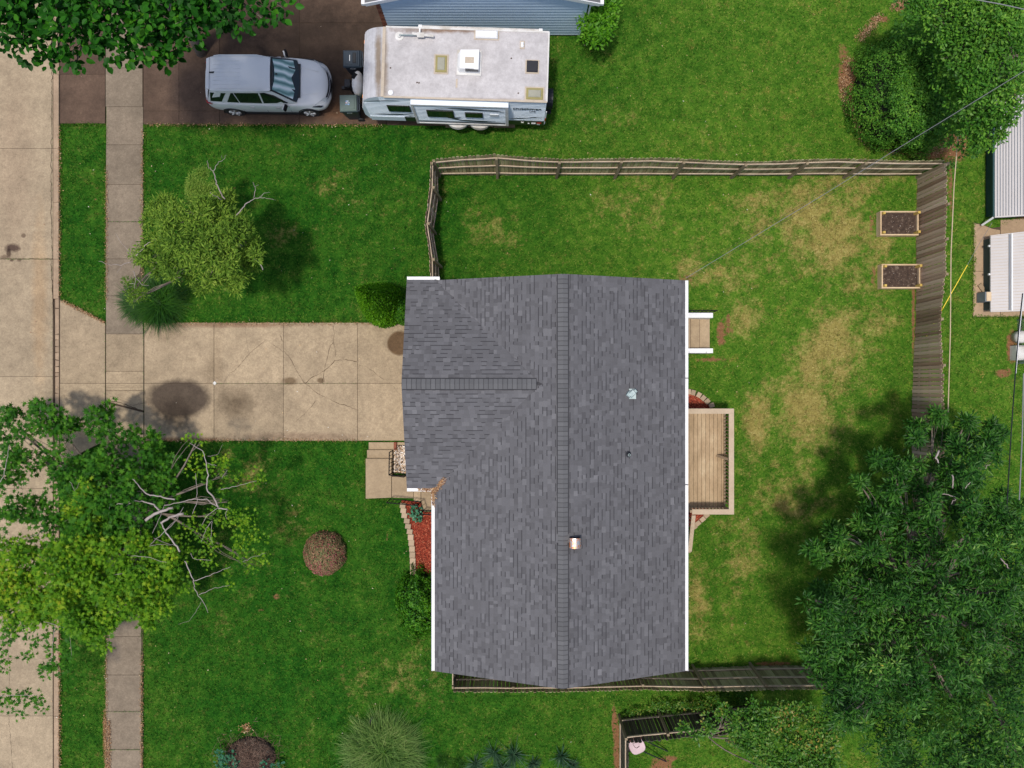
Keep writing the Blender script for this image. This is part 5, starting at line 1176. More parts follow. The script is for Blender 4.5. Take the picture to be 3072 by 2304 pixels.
cable('black and white overhead cable at the right edge passing the kennel', [(3068,880,4.8),(3055,1000,4.7),(3046,1120,4.6),(3034,1290,4.6),(3020,1530,4.8)], .017, 'black')
cable('pale overhead cable alongside the black one at the right edge', [(3071,880,4.8),(3058,1000,4.7),(3048,1120,4.6)], .010, 'white')
cable('pale overhead cable at the far right edge over the lawn', [(3071,1120,5.2),(3067,1300,5.1),(3058,1500,5.2)], .018, 'wiregrey')
gw = thing('guy_wire', 'slanting guy wire with yellow plastic guard behind the east fence', 'guy wire', P(2780,1010))
A_ = Vector((15.72,1.75,0)); B_ = P(2902,795,2.05); D_ = P(2976,668,.66)
M_ = P(2829,924,1.75)
MB().tube([A_, M_, B_], .014, 8).build('yellow_guard', G['yellow'], gw); MB().tube([B_, P(2930,745,1.6), D_], .007, 6).build('wire', G['wiregrey'], gw)

# fallen backboard
bb = thing('backboard', 'fallen white plastic hoop backboard with rounded corners on two black poles', 'backboard', P(1912,2240,0))
c0 = P(1911.5,2240,.55); mb = MB(); poly = []
for k in range(24):
    a = 2*PI*k/24; ca, sa_ = math.cos(a), math.sin(a); r = .285/((abs(ca)**3.2+abs(sa_)**3.2)**(1/3.2)); x, y = r*ca, r*sa_*.98; an_ = .42; poly.append((c0.x+x*math.cos(an_)-y*math.sin(an_), c0.y+x*math.sin(an_)+y*math.cos(an_)))
G['pinkwhite'] = mat('faded_pink_white_plastic', (.62,.47,.50), .5, 0, 3, .08, 20, bump=0); G['pinkred'] = mat('faded_red_edge', (.45,.17,.15), .5, 0, bump=0)
MB().prism(poly, .50, .54, 0, .008).build('board', G['pinkwhite'], bb); MB().prism([(c0.x+(x-c0.x)*1.04-.01, c0.y+(y-c0.y)*1.04+.02) for x, y in poly], .475, .50, 0, .006).build('board_rim', G['pinkred'], bb)
def seg(a, b, w=.012): p0, p1 = P(1840+a[0]*.1085, 2120+a[1]*.1085, .545), P(1840+b[0]*.1085, 2120+b[1]*.1085, .545); MB().bar(p0, p1, w, .008).build('target_line', G['iron'], bb)
seg((545,1040),(600,1130)); seg((600,1130),(650,1145)); seg((650,1145),(720,1095),.02); seg((530,1030),(690,960),.006); seg((690,960),(720,1095),.006)
MB().tube([P(1938,2222,.45),P(1958,2233,.3),P(2003,2254,.06)], .022, 8).build('pole', G['black'], bb); MB().tube([P(1930,2254,.45),P(1965,2270,.28),P(1999,2285,.05)], .022, 8).build('pole', G['black'], bb)
MB().box((P(1895,2232,.15).x-.05, P(1895,2232,.15).y, .12), (.34,.5,.22), .4, 0, .04).build('base', G['black'], bb)
mb = MB(); pts = [P(1098,2192,.02),P(1109,2170,.12),P(1118,2150,.16)]
mb.tube([pts[0].lerp(pts[2], k/14)+Vector((0,0,.03)) for k in range(15)], [.055 if k % 2 else .045 for k in range(15)], 12)
tag(mb.build('drain_pipe', G['black']), 'short black corrugated drain pipe beside the ornamental grass', 'pipe')

# ------------------------------------------------------------ foliage
def tmpl(kind):
    if kind == 'ovate': v = [(0,0,0),(.22,.27,.05),(.55,.33,.07),(.82,.18,.03),(1,0,-.04),(.82,-.18,.03),(.55,-.33,.07),(.22,-.27,.05)]; f = [(0,4,3),(0,3,2),(0,2,1),(0,5,4),(0,6,5),(0,7,6)]
    elif kind == 'slim': v = [(0,0,0),(.45,.15,.05),(1,0,-.05),(.45,-.15,.05)]; f = [(0,2,1),(0,3,2)]
    elif kind == 'small': v = [(0,0,0),(.5,.27,.06),(1,0,-.02),(.5,-.27,.06)]; f = [(0,2,1),(0,3,2)]
    elif kind == 'star':
        v = [(.42,0,.02)]; angs = [180,150,128,98,62,36,14,0,-14,-36,-62,-98,-128,-150]; rad = [.42,.40,.16,.46,.15,.50,.17,.60,.17,.50,.15,.46,.16,.40]
        rad = [.40,.20,.42,.16,.50,.17,.52,.20]; v = [(.42,0,.03)]
        for k, (a, r) in enumerate([(180,.42),(140,.22),(112,.46),(80,.17),(55,.52),(26,.20),(0,.60),(-26,.20),(-55,.52),(-80,.17),(-112,.46),(-140,.22)]):
            v.append((.42+r*math.cos(math.radians(a)), r*math.sin(math.radians(a)), .0 if r > .3 else .03))
        f = [(0,k+1,(k+1)%12+1) for k in range(12)]; f = [q[::-1] for q in f]
    elif kind == 'blade': v = [(0,.018,0),(0,-.018,0),(.5,.016,.08),(.5,-.016,.08),(1,0,-.05)]; f = [(0,1,3),(0,3,2),(2,3,4)]
    return np.array(v, float), np.array(f)
def leaves(pos, direc, size, kind, up=None, tilt=.45):
    "arrays of leaf vertices: pos (n,3), direc (n,3) tip direction"
    T_, F_ = tmpl(kind); n = len(pos)
    d = direc/np.maximum(np.linalg.norm(direc, axis=1, keepdims=True), 1e-6)
    nz = np.tile([0, 0, 1.], (n, 1)) if up is None else up
    nz = nz+rng.normal(0, tilt, (n, 3)); nz = nz-d*(nz*d).sum(1, keepdims=True); nz /= np.maximum(np.linalg.norm(nz, axis=1, keepdims=True), 1e-6)
    s = np.cross(nz, d)
    V = pos[:, None, :]+size[:, None, None]*(T_[None,:,0,None]*d[:,None,:]+T_[None,:,1,None]*s[:,None,:]+T_[None,:,2,None]*nz[:,None,:])
    return V, F_, (d, s, nz)
def sample(clusters, cover, size, per=9, spread=1.0, shell=.35, flat=.6, droop=.25, kind='slim', topbias=.5):
    "leaf positions in rosettes spread through lumpy ellipsoids: clusters of (centre, radius)"
    PO = []; DI = []
    larea = {'slim': .15, 'small': .27, 'ovate': .42, 'star': .42, 'blade': .03}[kind]*size*size
    for (c, r) in clusters:
        n = int(cover*PI*r*r/larea); m_ = max(3, n//per)
        u = rng.normal(0, 1, (m_, 3)); u /= np.linalg.norm(u, axis=1, keepdims=True); u[:,2] = np.where(rng.random(m_) < topbias, np.abs(u[:,2]), u[:,2])
        rad = rng.random(m_)**shell
        lump = .72+.5*vnoise(u[:,0]*2.3+c[0]*3+40, u[:,1]*2.3+u[:,2]*2+c[1]*3+40)
        cc = np.array(c)+u*(rad*lump*r)[:,None]*np.array([1,1,flat])
        k = np.repeat(np.arange(m_), per); nn = len(k)
        a = rng.uniform(0, 2*PI, nn); el = rng.normal(.1, .35, nn)
        d = np.stack([np.cos(a), np.sin(a), el-droop*rng.random(nn)], 1)+u[k]*.45
        d /= np.linalg.norm(d, axis=1, keepdims=True)
        PO.append(cc[k]+d*size*rng.uniform(.05, .9*spread, nn)[:,None]+np.stack([np.zeros(nn), np.zeros(nn), rng.normal(0, size*.35, nn)], 1)); DI.append(d)
    return np.concatenate(PO), np.concatenate(DI)
def sub(clusters, k=6, f=.42, zj=.25):
    out = []
    for (c, r_) in clusters:
        for _ in range(k):
            a = random.uniform(0, 2*PI); q_ = math.sqrt(random.random())*.78; out.append(((c[0]+r_*q_*math.cos(a), c[1]+r_*q_*math.sin(a), c[2]+r_*(.5*(1-q_*q_))+random.uniform(-zj, zj)*r_), r_*f*random.uniform(.75, 1.25)))
    return out
def foliage(parent, clusters, cover, size, kind, mt, name='foliage', parts=0, **kw):
    tilt = kw.pop('tilt', .45)
    po, di = sample(clusters, cover, size, kind=kind, **kw); n = len(po); sz = size*rng.uniform(.6, 1.2, n)
    if parts:
        # the leaves that show largest: highest ones inside the picture
        px = 1536+po[:,0]*FP/(H-po[:,2]); py = 1152-po[:,1]*FP/(H-po[:,2]); vis = (px > 10) & (px < 3062) & (py > 10) & (py < 2294)
        sc_ = np.where(vis, po[:,2]+sz*3, -99); idx = np.argsort(-sc_)[:parts]; rest = np.ones(n, bool); rest[idx] = False
        T_, F_ = tmpl(kind); me = bpy.data.meshes.new('leaf'); me.from_pydata([tuple(q) for q in T_], [], [tuple(int(i) for i in q) for q in F_]); me.materials.append(mt)
        _, _, (d, s, nz) = leaves(po[idx], di[idx], sz[idx], kind, tilt=tilt); o0 = ORI[parent.name]
        for i in range(len(idx)):
            z_ = sz[idx[i]]; L_ = bpy.data.objects.new('leaf', me); link(L_, parent); p = po[idx[i]]
            L_.matrix_basis = Matrix(((d[i][0]*z_,s[i][0]*z_,nz[i][0]*z_,p[0]-o0.x),(d[i][1]*z_,s[i][1]*z_,nz[i][1]*z_,p[1]-o0.y),(d[i][2]*z_,s[i][2]*z_,nz[i][2]*z_,p[2]-o0.z),(0,0,0,1)))
        po, di, sz = po[rest], di[rest], sz[rest]; n = len(po)
    V, F_, _ = leaves(po, di, sz, kind, tilt=tilt)
    F = (F_[None]+np.arange(n)[:,None,None]*V.shape[1]).reshape(-1, 3)
    o = np_obj(name, V.reshape(-1, 3), F, mt, parent); o['kind'] = 'stuff'; return o
def limb(mb, a, b, r0, r1, wob=.12, n=6, seg=7):
    a = Vector(a); b = Vector(b); L = (b-a).length; pts = []; rs_ = []
    ph = [random.uniform(-1, 1) for _ in range(4)]
    for k in range(seg+1):
        u = k/seg; w = math.sin(u*PI)*L*wob
        pts.append(a.lerp(b, u)+Vector((ph[0]*w+ph[2]*math.sin(u*7)*L*.02, ph[1]*w+ph[3]*math.sin(u*9)*L*.02, abs(ph[2])*w*.4))); rs_.append(r0+(r1-r0)*u)
    mb.tube(pts, rs_, n); return pts
def tree(name, label, cat, base, clusters, trunk_r, top, mt_bark='bark', limbs=True, every=1, group=None):
    o = thing(name, label, cat, (base[0], base[1], 0), 0, group)
    mb = MB(); tp_ = Vector((top[0], top[1], top[2])); pts = limb(mb, (base[0], base[1], -.1), tp_, trunk_r, trunk_r*.45, .04, 10); mb.build('trunk', G[mt_bark], o, smooth=True)
    if limbs:
        for (c, r) in clusters[::every]:
            c = Vector(c); k = min(range(3, len(pts)), key=lambda i: (pts[i]-c).length+max(0, pts[i].z-c.z)*2); mb = MB(); q_ = limb(mb, pts[k], c+Vector((0,0,-.1)), trunk_r*.32, .02, .12)
            for t_ in range(4): s_ = q_[random.randint(3, len(q_)-1)]; limb(mb, s_, c+Vector((random.uniform(-1,1)*r*.8, random.uniform(-1,1)*r*.8, random.uniform(-.1,.5)*r)), .015, .004, .1, 5, 4)
            mb.build('branch', G[mt_bark], o, smooth=True)
    return o
def cl(fn, L, z, zf=None, jit=.0):   # pixel clusters -> world; each (x, y, r [, dz])
    out = []
    for q in L:
        p0 = fn(q[0], q[1], 0); zz = (zf(q[0], q[1]) if zf else z)+(q[3] if len(q) > 3 else 0)+random.uniform(-jit, jit)
        c = fn(q[0], q[1], zz); r = abs(fn(q[0]+q[2], q[1], zz).x-c.x); out.append((tuple(c), r))
    return out
D = lambda x, y, z=0: P(x*1.3888, y*1.3888, z)

lm_bigleaf = leaf_mat('heart_leaf_green', [(0,(.006,.035,.004)),(.4,(.014,.085,.006)),(.75,(.03,.15,.008)),(1,(.10,.28,.012))], .5, .22, .25)
lm_mapled = leaf_mat('maple_leaf_deep_green', [(0,(.012,.06,.006)),(.4,(.032,.135,.010)),(.75,(.075,.215,.014)),(1,(.13,.27,.02))], .5, .25, .25)
lm_maplel = leaf_mat('maple_leaf_yellow_green', [(0,(.025,.10,.006)),(.35,(.075,.21,.010)),(.7,(.17,.33,.016)),(.92,(.33,.42,.025)),(1,(.50,.33,.05))], .5, .3, .25)
lm_right = leaf_mat('glossy_dark_leaf', [(0,(.007,.036,.005)),(.45,(.022,.092,.010)),(.8,(.064,.180,.020)),(.985,(.22,.36,.07)),(1,(.40,.34,.05))], .42, .15, .35)
lm_small = leaf_mat('olive_narrow_leaf', [(0,(.030,.070,.008)),(.4,(.095,.19,.020)),(.75,(.21,.33,.04)),(1,(.34,.44,.08))], .55, .25, .2)
lm_hedge = leaf_mat('hedge_leaf', [(0,(.02,.085,.010)),(.45,(.065,.20,.020)),(.8,(.15,.33,.034)),(1,(.33,.50,.06))], .45, .2, .35)
lm_lime = leaf_mat('bright_shrub_leaf', [(0,(.03,.12,.006)),(.5,(.09,.27,.010)),(1,(.22,.46,.025))], .5, .35)
lm_vine = leaf_mat('round_leaf_light_green', [(0,(.03,.10,.015)),(.5,(.07,.19,.022)),(.85,(.17,.33,.05)),(1,(.35,.45,.12))], .45, .25)
lm_yew = leaf_mat('yew_leaf', [(0,(.010,.055,.003)),(.5,(.035,.16,.006)),(1,(.15,.36,.02))], .5, .25)
lm_orange = leaf_mat('orange_tinged_leaf', [(0,(.015,.07,.008)),(.5,(.05,.16,.015)),(.78,(.13,.25,.03)),(.9,(.36,.27,.06)),(1,(.48,.20,.09))], .4, .2)
lm_purple = leaf_mat('purple_bronze_leaf', [(0,(.10,.08,.04)),(.3,(.20,.24,.09)),(.5,(.40,.28,.15)),(.7,(.45,.13,.12)),(1,(.62,.09,.30))], .55, .2, .4, 1.0)
lm_blade = leaf_mat('ornamental_grass_blade', [(0,(.02,.07,.01)),(.5,(.09,.19,.03)),(.85,(.24,.34,.09)),(1,(.55,.48,.26))], .5, .2)
lm_bladed = leaf_mat('dark_grass_blade', [(0,(.006,.035,.003)),(.6,(.025,.10,.006)),(1,(.08,.2,.012))], .5, .2)
lm_yucca = leaf_mat('yucca_blade', [(0,(.012,.045,.02)),(.6,(.04,.10,.05)),(1,(.13,.22,.12))], .4, .1)
lm_hosta = leaf_mat('blue_green_leaf', [(0,(.02,.08,.035)),(.5,(.035,.16,.08)),(1,(.10,.27,.16))], .45, .1)
lm_brown = leaf_mat('dead_brown_twig', [(0,(.07,.035,.022)),(.5,(.17,.10,.07)),(1,(.30,.21,.16))], .8, .05)
lm_feather = leaf_mat('feathery_light_green', [(0,(.07,.16,.02)),(.5,(.15,.27,.03)),(1,(.28,.38,.07))], .6, .3)

# big-leaved tree over the street corner
C1 = [(30,40,75),(100,60,60),(160,40,60),(55,95,40),(105,105,26),(170,95,45),(215,60,60),(235,105,32),(280,70,62),(330,95,42),(350,55,60),(385,95,38),(355,130,26),(410,70,38),(420,15,60),(480,10,50),(478,52,26),(540,10,48),(522,48,20),(560,35,22),(600,5,34),
      (40,-30,90),(140,-30,90),(240,-30,90),(340,-30,90),(430,-40,90),(20,5,60),(115,125,14),(158,128,10),(300,125,24)]
C1w = cl(D, C1, 0, lambda x, y: 8.5-1.1*max(0, (y-30)/100)-.5*abs(x-250)/300)
b = (-11.8, 12.6); t1 = tree('street_tree', 'large leaved green tree overhanging the road and brown driveway at top left', 'tree', b, C1w, .24, (b[0], b[1], 7.5))
foliage(t1, C1w, 1.75, .215, 'ovate', lm_bigleaf, parts=300, per=5, spread=1.3, flat=.45, tilt=.35)
# maple over the road with broken bare limbs
Z3 = Q(0, 1180, .5244)
CD = [(30,150,50),(60,130,40),(100,120,26),(228,60,44),(240,130,52),(215,190,40),(330,130,40),(360,210,50),(400,175,44),(290,210,44),(430,160,22),(620,90,24),(560,140,34),(610,170,30),(545,220,40),(630,225,32),(770,235,40),(700,300,60),(880,245,36),(840,310,70),
      (60,270,66),(130,230,34),(60,400,90),(120,330,50),(60,520,110),(180,620,110),(320,330,60),(380,430,70),(240,400,40),(470,360,100),(600,360,90),(470,470,100),(600,470,100),(740,430,100),(900,380,90),(960,470,80),(360,540,80),(680,570,120),(560,620,110),(830,560,110),(980,560,70),
      (420,640,110),(270,720,90),(90,700,100),(560,760,120),(700,700,110),(820,660,80),(640,830,110),(800,800,80),(880,760,70)]
CL = [(60,900,120),(200,880,110),(360,900,120),(480,860,90),(560,930,110),(700,920,110),(800,880,80),(900,900,80),(60,1050,120),(200,1040,130),(350,1050,130),(500,1060,130),(650,1050,130),(790,1040,120),(900,1020,100),(990,950,70),(1010,1050,70),
      (60,1180,110),(200,1190,110),(340,1190,120),(480,1190,120),(620,1180,120),(760,1160,100),(880,1160,80),(950,1200,50),(560,1290,70),(450,1290,80),(330,1280,60),(650,1270,50),(200,1290,60),(90,1290,60),(860,1300,26),(620,1340,36),(780,1250,50),(860,1230,40),
      (560,1370,44),(590,1440,30),(510,1350,40),(480,660,80),(560,680,60),(500,540,60,.3)]
CE = [(1130,260,34),(1075,280,16),(1120,350,36),(1100,440,40),(1180,440,46),(1260,390,48),(1300,370,26),(1300,460,40),(1390,500,34),(1450,490,40),(1490,500,18),(1440,545,24),(1290,540,34),(1180,520,20),(1290,620,30),(1370,710,56),(1430,700,30),(1300,740,56),(1400,790,60),(1480,830,34),(1370,860,60),
      (1210,700,40),(1180,780,40),(1170,860,56),(1240,900,36),(1210,940,30),(1480,930,40),(1530,935,20),(1440,990,40),(1390,950,30),(1290,1040,36),(1320,1100,20),(1200,985,30),(1130,920,30),(1060,900,50),(1000,850,44),(1080,1100,36),(1040,1120,26),(1090,740,40),(1060,790,40),(880,870,70),(960,840,50)]
CR = [(30,1360,50),(90,1340,40),(20,1440,34),(60,1400,30),(180,1350,44),(220,1400,30),(170,1420,34),(160,1500,26),(190,1480,18),(300,1380,40),(310,1440,34),(270,1480,28),(290,1530,26),(260,1560,18),(290,1590,26),(250,1605,16),(320,1550,14),(10,1560,14),(25,1510,14),(390,1400,30),(410,1450,20),(410,1520,14),(380,1560,18),(370,1500,12),
      (20,1750+10,10),(40,1725,14),(85,1735,18),(135,1722,14),(140,1755,18),(220,1735,14),(230,1770,12),(55,1790,18),(115,1830,18),(240,1795,9)]
z_m = lambda x, y: (2.6+.5*math.exp(-((x-300)/500)**2)-.4*max(0, (x-900)/600))*(.5+.5*min(1, max(0, (y-80)/420)))
b = (-12.9, -4.6); CDw = cl(Z3, CD, 0, z_m, .3); CLw = cl(Z3, CL, 0, lambda x, y: z_m(x, y)+.3, .25); CEw = cl(Z3, CE, 0, lambda x, y: 2.8, .15); CRw = cl(Z3, CR, 0, lambda x, y: 3.4)
t2 = tree('maple_tree', 'star leaved maple with broken bare limbs spreading over the road at lower left', 'tree', b, CDw+CLw+CEw, .16, (b[0]+.2, b[1]+.3, 2.5), every=7)
foliage(t2, sub(CDw, 4, .5, .5), 3.4, .21, 'star', lm_mapled, per=6, spread=1.2, flat=.5, tilt=.4)
foliage(t2, sub(CLw, 6, .46, .5), 3.8, .18, 'star', lm_maplel, parts=300, per=6, spread=1.2, flat=.4, tilt=.4)
foliage(t2, CEw, 1.5, .135, 'star', lm_maplel, name='sparse_foliage', per=6, spread=1.3, flat=.35, tilt=.4)
foliage(t2, CRw, 2.0, .17, 'star', lm_mapled, name='hanging_foliage', per=6, spread=1.0, flat=.4, tilt=.4)
def twigs(parent, fn, L, mt, z, name='dead_branch', rs=1.0):
    if mt == 'deadlimb': rs = .6; mt = 'deadwood'
    for pts, r0, r1 in L:
        n = len(pts); W = [fn(x, y, z+.08*math.sin(i*1.7)) for i, (x, y) in enumerate(pts)]; fine = []
        for i in range(n-1):
            for k in range(4): fine.append(W[i].lerp(W[i+1], k/4)+Vector((random.gauss(0,.012), random.gauss(0,.012), 0)))
        fine.append(W[-1]); r0 *= rs; r1 *= rs; m_ = MB().tube(fine, [r0+(r1-r0)*i/(len(fine)-1) for i in range(len(fine))], 6); m_.build(name, G[mt], parent, smooth=True)
twigs(t2, Z3, [([(760,490),(795,530),(840,575),(920,592),(1000,607)], .025, .045), ([(835,722),(900,682),(990,655)], .09, .07), ([(920,742),(990,700),(1050,688)], .06, .07), ([(648,635),(700,632),(760,612),(830,622),(880,640),(912,668)], .02, .05),
    ([(750,585),(762,612),(715,650)], .012, .02), ([(1250,655),(1220,590),(1180,545),(1190,470),(1182,400),(1160,330),(1085,285)], .05, .014), ([(1250,650),(1180,605),(1110,605),(1050,618),(940,640)], .03, .02), ([(1120,460),(1128,560),(1130,620),(1100,690)], .012, .012),
    ([(1250,660),(1300,662)], .04, .03), ([(1300,662),(1290,700),(1300,720)], .014, .01), ([(1250,655),(1180,700),(1155,755)], .018, .012), ([(1215,730),(1180,770),(1150,850)], .018, .01), ([(1215,730),(1210,800),(1215,860)], .012, .008),
    ([(1030,905),(990,850),(950,800),(920,735)], .05, .03), ([(1060,960),(1080,1010),(1105,1065),(1112,1110),(1135,1160),(1165,1195),(1190,1255)], .035, .012), ([(1110,1072),(1180,1050),(1260,1015),(1320,992)], .022, .008), ([(1140,1152),(1210,1118),(1280,1105),(1315,1098)], .018, .007), ([(1150,1190),(1120,1250),(1080,1300),(1020,1322)], .009, .005),
    ([(870,800),(920,700),(940,640)], .012, .012), ([(860,870),(930,800),(985,745),(1020,700)], .015, .012), ([(940,790),(1000,740),(1050,650)], .015, .012), ([(880,830),(960,860),(1000,870)], .012, .01), ([(1090,910),(1105,945),(1210,955)], .016, .008), ([(850,875),(900,862),(970,870)], .012, .008), ([(750,930),(850,935),(910,960),(970,968)], .014, .01),
    ([(1185,400),(1240,415)], .012, .008), ([(1190,360),(1250,345),(1275,290)], .01, .005), ([(1270,485),(1300,440)], .012, .01), ([(1260,550),(1330,535),(1390,520),(1470,500)], .018, .007), ([(1390,965),(1440,935),(1520,915)], .01, .006), ([(400,500),(430,560),(500,645)], .012, .008), ([(430,570),(460,500)], .008, .006),
    ([(0,510),(20,470),(40,380),(50,300)], .02, .012), ([(245,1305),(320,1325),(400,1350),(450,1370)], .02, .008), ([(380,1340),(410,1385)], .01, .006), ([(320,1325),(300,1430),(290,1540)], .012, .006), ([(400,1390),(410,1500)], .008, .005), ([(0,1732),(100,1728),(215,1726)], .012, .006), ([(90,860),(180,820),(255,785)], .012, .008), ([(640,560),(630,640),(620,700)], .01, .006), ([(500,930),(530,885),(550,870)], .01, .01), ([(370,1020),(440,1010)], .012, .008), ([(630,1050),(690,1030),(750,1035)], .012, .008), ([(0,970),(60,975),(140,965)], .014, .01)], 'deadlimb', 3.6)

# small tree in the front yard
ZA = Q(0, 420, .3617)
CS = [(1420,560,120),(1300,600,80),(1280,680,80),(1400,690,110),(1560,640,110),(1500,760,120),(1750,590,130),(1870,560,100),(1700,720,140),(1860,700,150),(1980,640,70),(1960,760,120),(2060,720,60),(1850,860,150),(1700,880,130),(1550,900,140),(1400,870,120),(1290,820,90),(1250,960,110),(1400,1000,130),(1560,1020,140),(1330,1080,80),(1450,1120,70),(1700,1020,140),(1850,1020,140),(1990,960,120),(2080,880,90),(2130,950,60),(2060,1060,100),(2000,1160,80),(1880,1160,100),(1750,1160,90),(1680,1230,60),(1950,1230,50),(1580,1140,50),(1920,480,50),(1840,480,50)]
CS2 = [(1120,950,44),(1150,1010,40),(1150,1200,46),(1100,1240,60),(1190,1270,44),(1120,1310,50),(1060,1170,34)]
CSw = cl(ZA, [(x, y, r_*.88) for x, y, r_ in CS], 0, lambda x, y: 4.2-.9*(((x-1700)/500)**2+((y-850)/450)**2), .5); CS2w = cl(ZA, CS2, 2.9)
b = (-9.6, 4.9); t3 = tree('ornamental_tree', 'small olive green tree with bare white twigs in the front lawn', 'tree', b, CSw+CS2w, .09, (b[0]-.1, b[1], 3.2), every=2)
foliage(t3, sub(CSw, 6, .50, .5), 2.1, .15, 'slim', lm_small, per=11, flat=.6, spread=1.0, shell=.25, topbias=.85)
foliage(t3, CS2w, 2.0, .10, 'slim', lm_small, name='low_foliage', per=9, flat=.6, spread=1.3)
CF = cl(ZA, [(1640,380,90),(1680,280,60),(1700,450,90),(1620,480,60),(1740,400,50),(1590,400,40)], 2.6)
foliage(t3, CF, 2.6, .09, 'slim', lm_feather, name='feathery_foliage', per=12, flat=.4, spread=1.4)
twigs(t3, ZA, [([(1865,495),(1800,380),(1785,300),(1765,255),(1725,225),(1722,170)], .022, .007), ([(1770,255),(1795,210),(1850,160),(1880,125)], .012, .004), ([(1845,155),(1838,130)], .006,.004), ([(1735,432),(1790,465),(1840,495)], .008, .012), ([(1955,635),(2000,580),(2050,520),(2110,485),(2200,478)], .022, .007), ([(2110,485),(2120,390),(2095,350)], .010, .005), ([(2118,390),(2145,370)], .006, .004), ([(2160,470),(2190,440),(2240,436)], .008, .004), ([(2200,480),(2260,490),(2290,500)], .007, .004),
    ([(2115,985),(2160,1025),(2180,1078)], .012, .016), ([(820,1010),(900,1030),(1000,1035),(1090,1012)], .007, .012), ([(960,780),(1020,870),(1080,945)], .004, .007), ([(1105,1090),(1130,1150),(1115,1230)], .012, .006), ([(1130,1145),(1180,1200),(1240,1210)], .009, .004), ([(1300,820),(1230,855),(1180,905),(1130,960)], .010, .014), ([(970,1100),(1010,1050)], .004, .004), ([(1560,880),(1640,850),(1680,830)], .014, .012), ([(1640,850),(1640,960)], .010, .006), ([(1400,1080),(1440,1060),(1500,1070)], .01, .006), ([(1075,1190),(1120,1190)], .006,.006)], 'deadwood', 4.0, 'bare_twig')
def blades(name, label, cat, c, n, L, w, mt, spread=.25, elev=(.3,1.2), droop=.5, group=None, parts=0):
    o = thing(name, label, cat, (c[0], c[1], 0), 0, group)
    a = rng.uniform(0, 2*PI, n); e_ = rng.uniform(*elev, n); l = L*rng.uniform(.6, 1.1, n); r0 = spread*np.sqrt(rng.random(n)); a0 = a+rng.normal(0, .8, n)
    x0 = c[0]+r0*np.cos(a0); y0 = c[1]+r0*np.sin(a0); V = []; K = 4
    dx, dy = np.cos(a), np.sin(a); ww = w*rng.uniform(.7, 1.3, n)
    for k in range(K+1):
        u = k/K; h = l*u*np.cos(e_)+0; z = l*np.sin(e_)*(u-droop*u*u*.6)+.02; h = l*np.cos(e_)*u*(1+droop*.4*u); q_ = ww*(1-u*.9)
        V += [np.stack([x0+dx*h-dy*q_, y0+dy*h+dx*q_, z], 1), np.stack([x0+dx*h+dy*q_, y0+dy*h-dx*q_, z], 1)]
    V = np.stack(V, 1); F = np.array([(2*k,2*k+1,2*k+3,2*k+2) for k in range(K)])
    if parts:
        for i in range(n):
            me = bpy.data.meshes.new('leaf'); me.from_pydata([(p[0]-c[0], p[1]-c[1], p[2]) for p in V[i]], [], [tuple(int(j) for j in q) for q in F]); me.materials.append(mt); link(bpy.data.objects.new('leaf', me), o)
    else:
        q = np_obj('blades', V.reshape(-1,3), (F[None]+np.arange(n)[:,None,None]*2*(K+1)).reshape(-1,4), mt, o, None, 4); q['kind'] = 'stuff'
    return o
c = P(478, 905, .1); blades('ornamental_grass', 'dark green grass clump under the small front yard tree beside the sidewalk', 'ornamental grass', c, 1500, .95, .013, lm_bladed, .45, (.15,1.1), .6)
c = P(418, 905, .1); blades('ornamental_grass', 'bright green grass clump spilling over the sidewalk edge', 'ornamental grass', c, 1000, .6, .012, lm_bladed, .42, (.12,.9), .6)
c = P(1150, 2262, .1); blades('ornamental_grass', 'big pale green fountain grass clump at the bottom edge', 'ornamental grass', c, 3600, .95, .013, lm_blade, .95, (.2,1.25), .75)
for k, (x, y, r, lab) in enumerate([(1542,2270,.52,'spiky blue green yucca, fullest of the row at the bottom edge'),(1482,2268,.42,'spiky yucca just left of the fullest one in the bottom row'),(1684,2277,.46,'spiky yucca standing apart at the right end of the bottom row'),(1424,2300,.40,'partly cut off yucca at the left of the bottom row'),
    (1600,2300,.32,'small yucca between the fullest one and the right end of the row'),(1718,2305,.34,'half hidden yucca at the far right of the bottom row'),(1505,2312,.36,'yucca at the bottom edge below the two larger ones')]):
    c = P(x, y, .2); blades('yucca', lab, 'yucca', c, 70, r*1.35, .020, lm_yucca, .05, (.1,1.25), .12, 'yuccas in the bottom row', parts=1)
for (x, y, n, lab) in [(1330,2285,260,'small green weed beside the left end of the yucca row'),(1372,2295,200,'small grass tuft left of the yuccas')]:
    c = P(x, y, .1); blades('small_plant', lab, 'plant', c, n, .3, .008, lm_bladed, .15, (.2,1.2), .4)

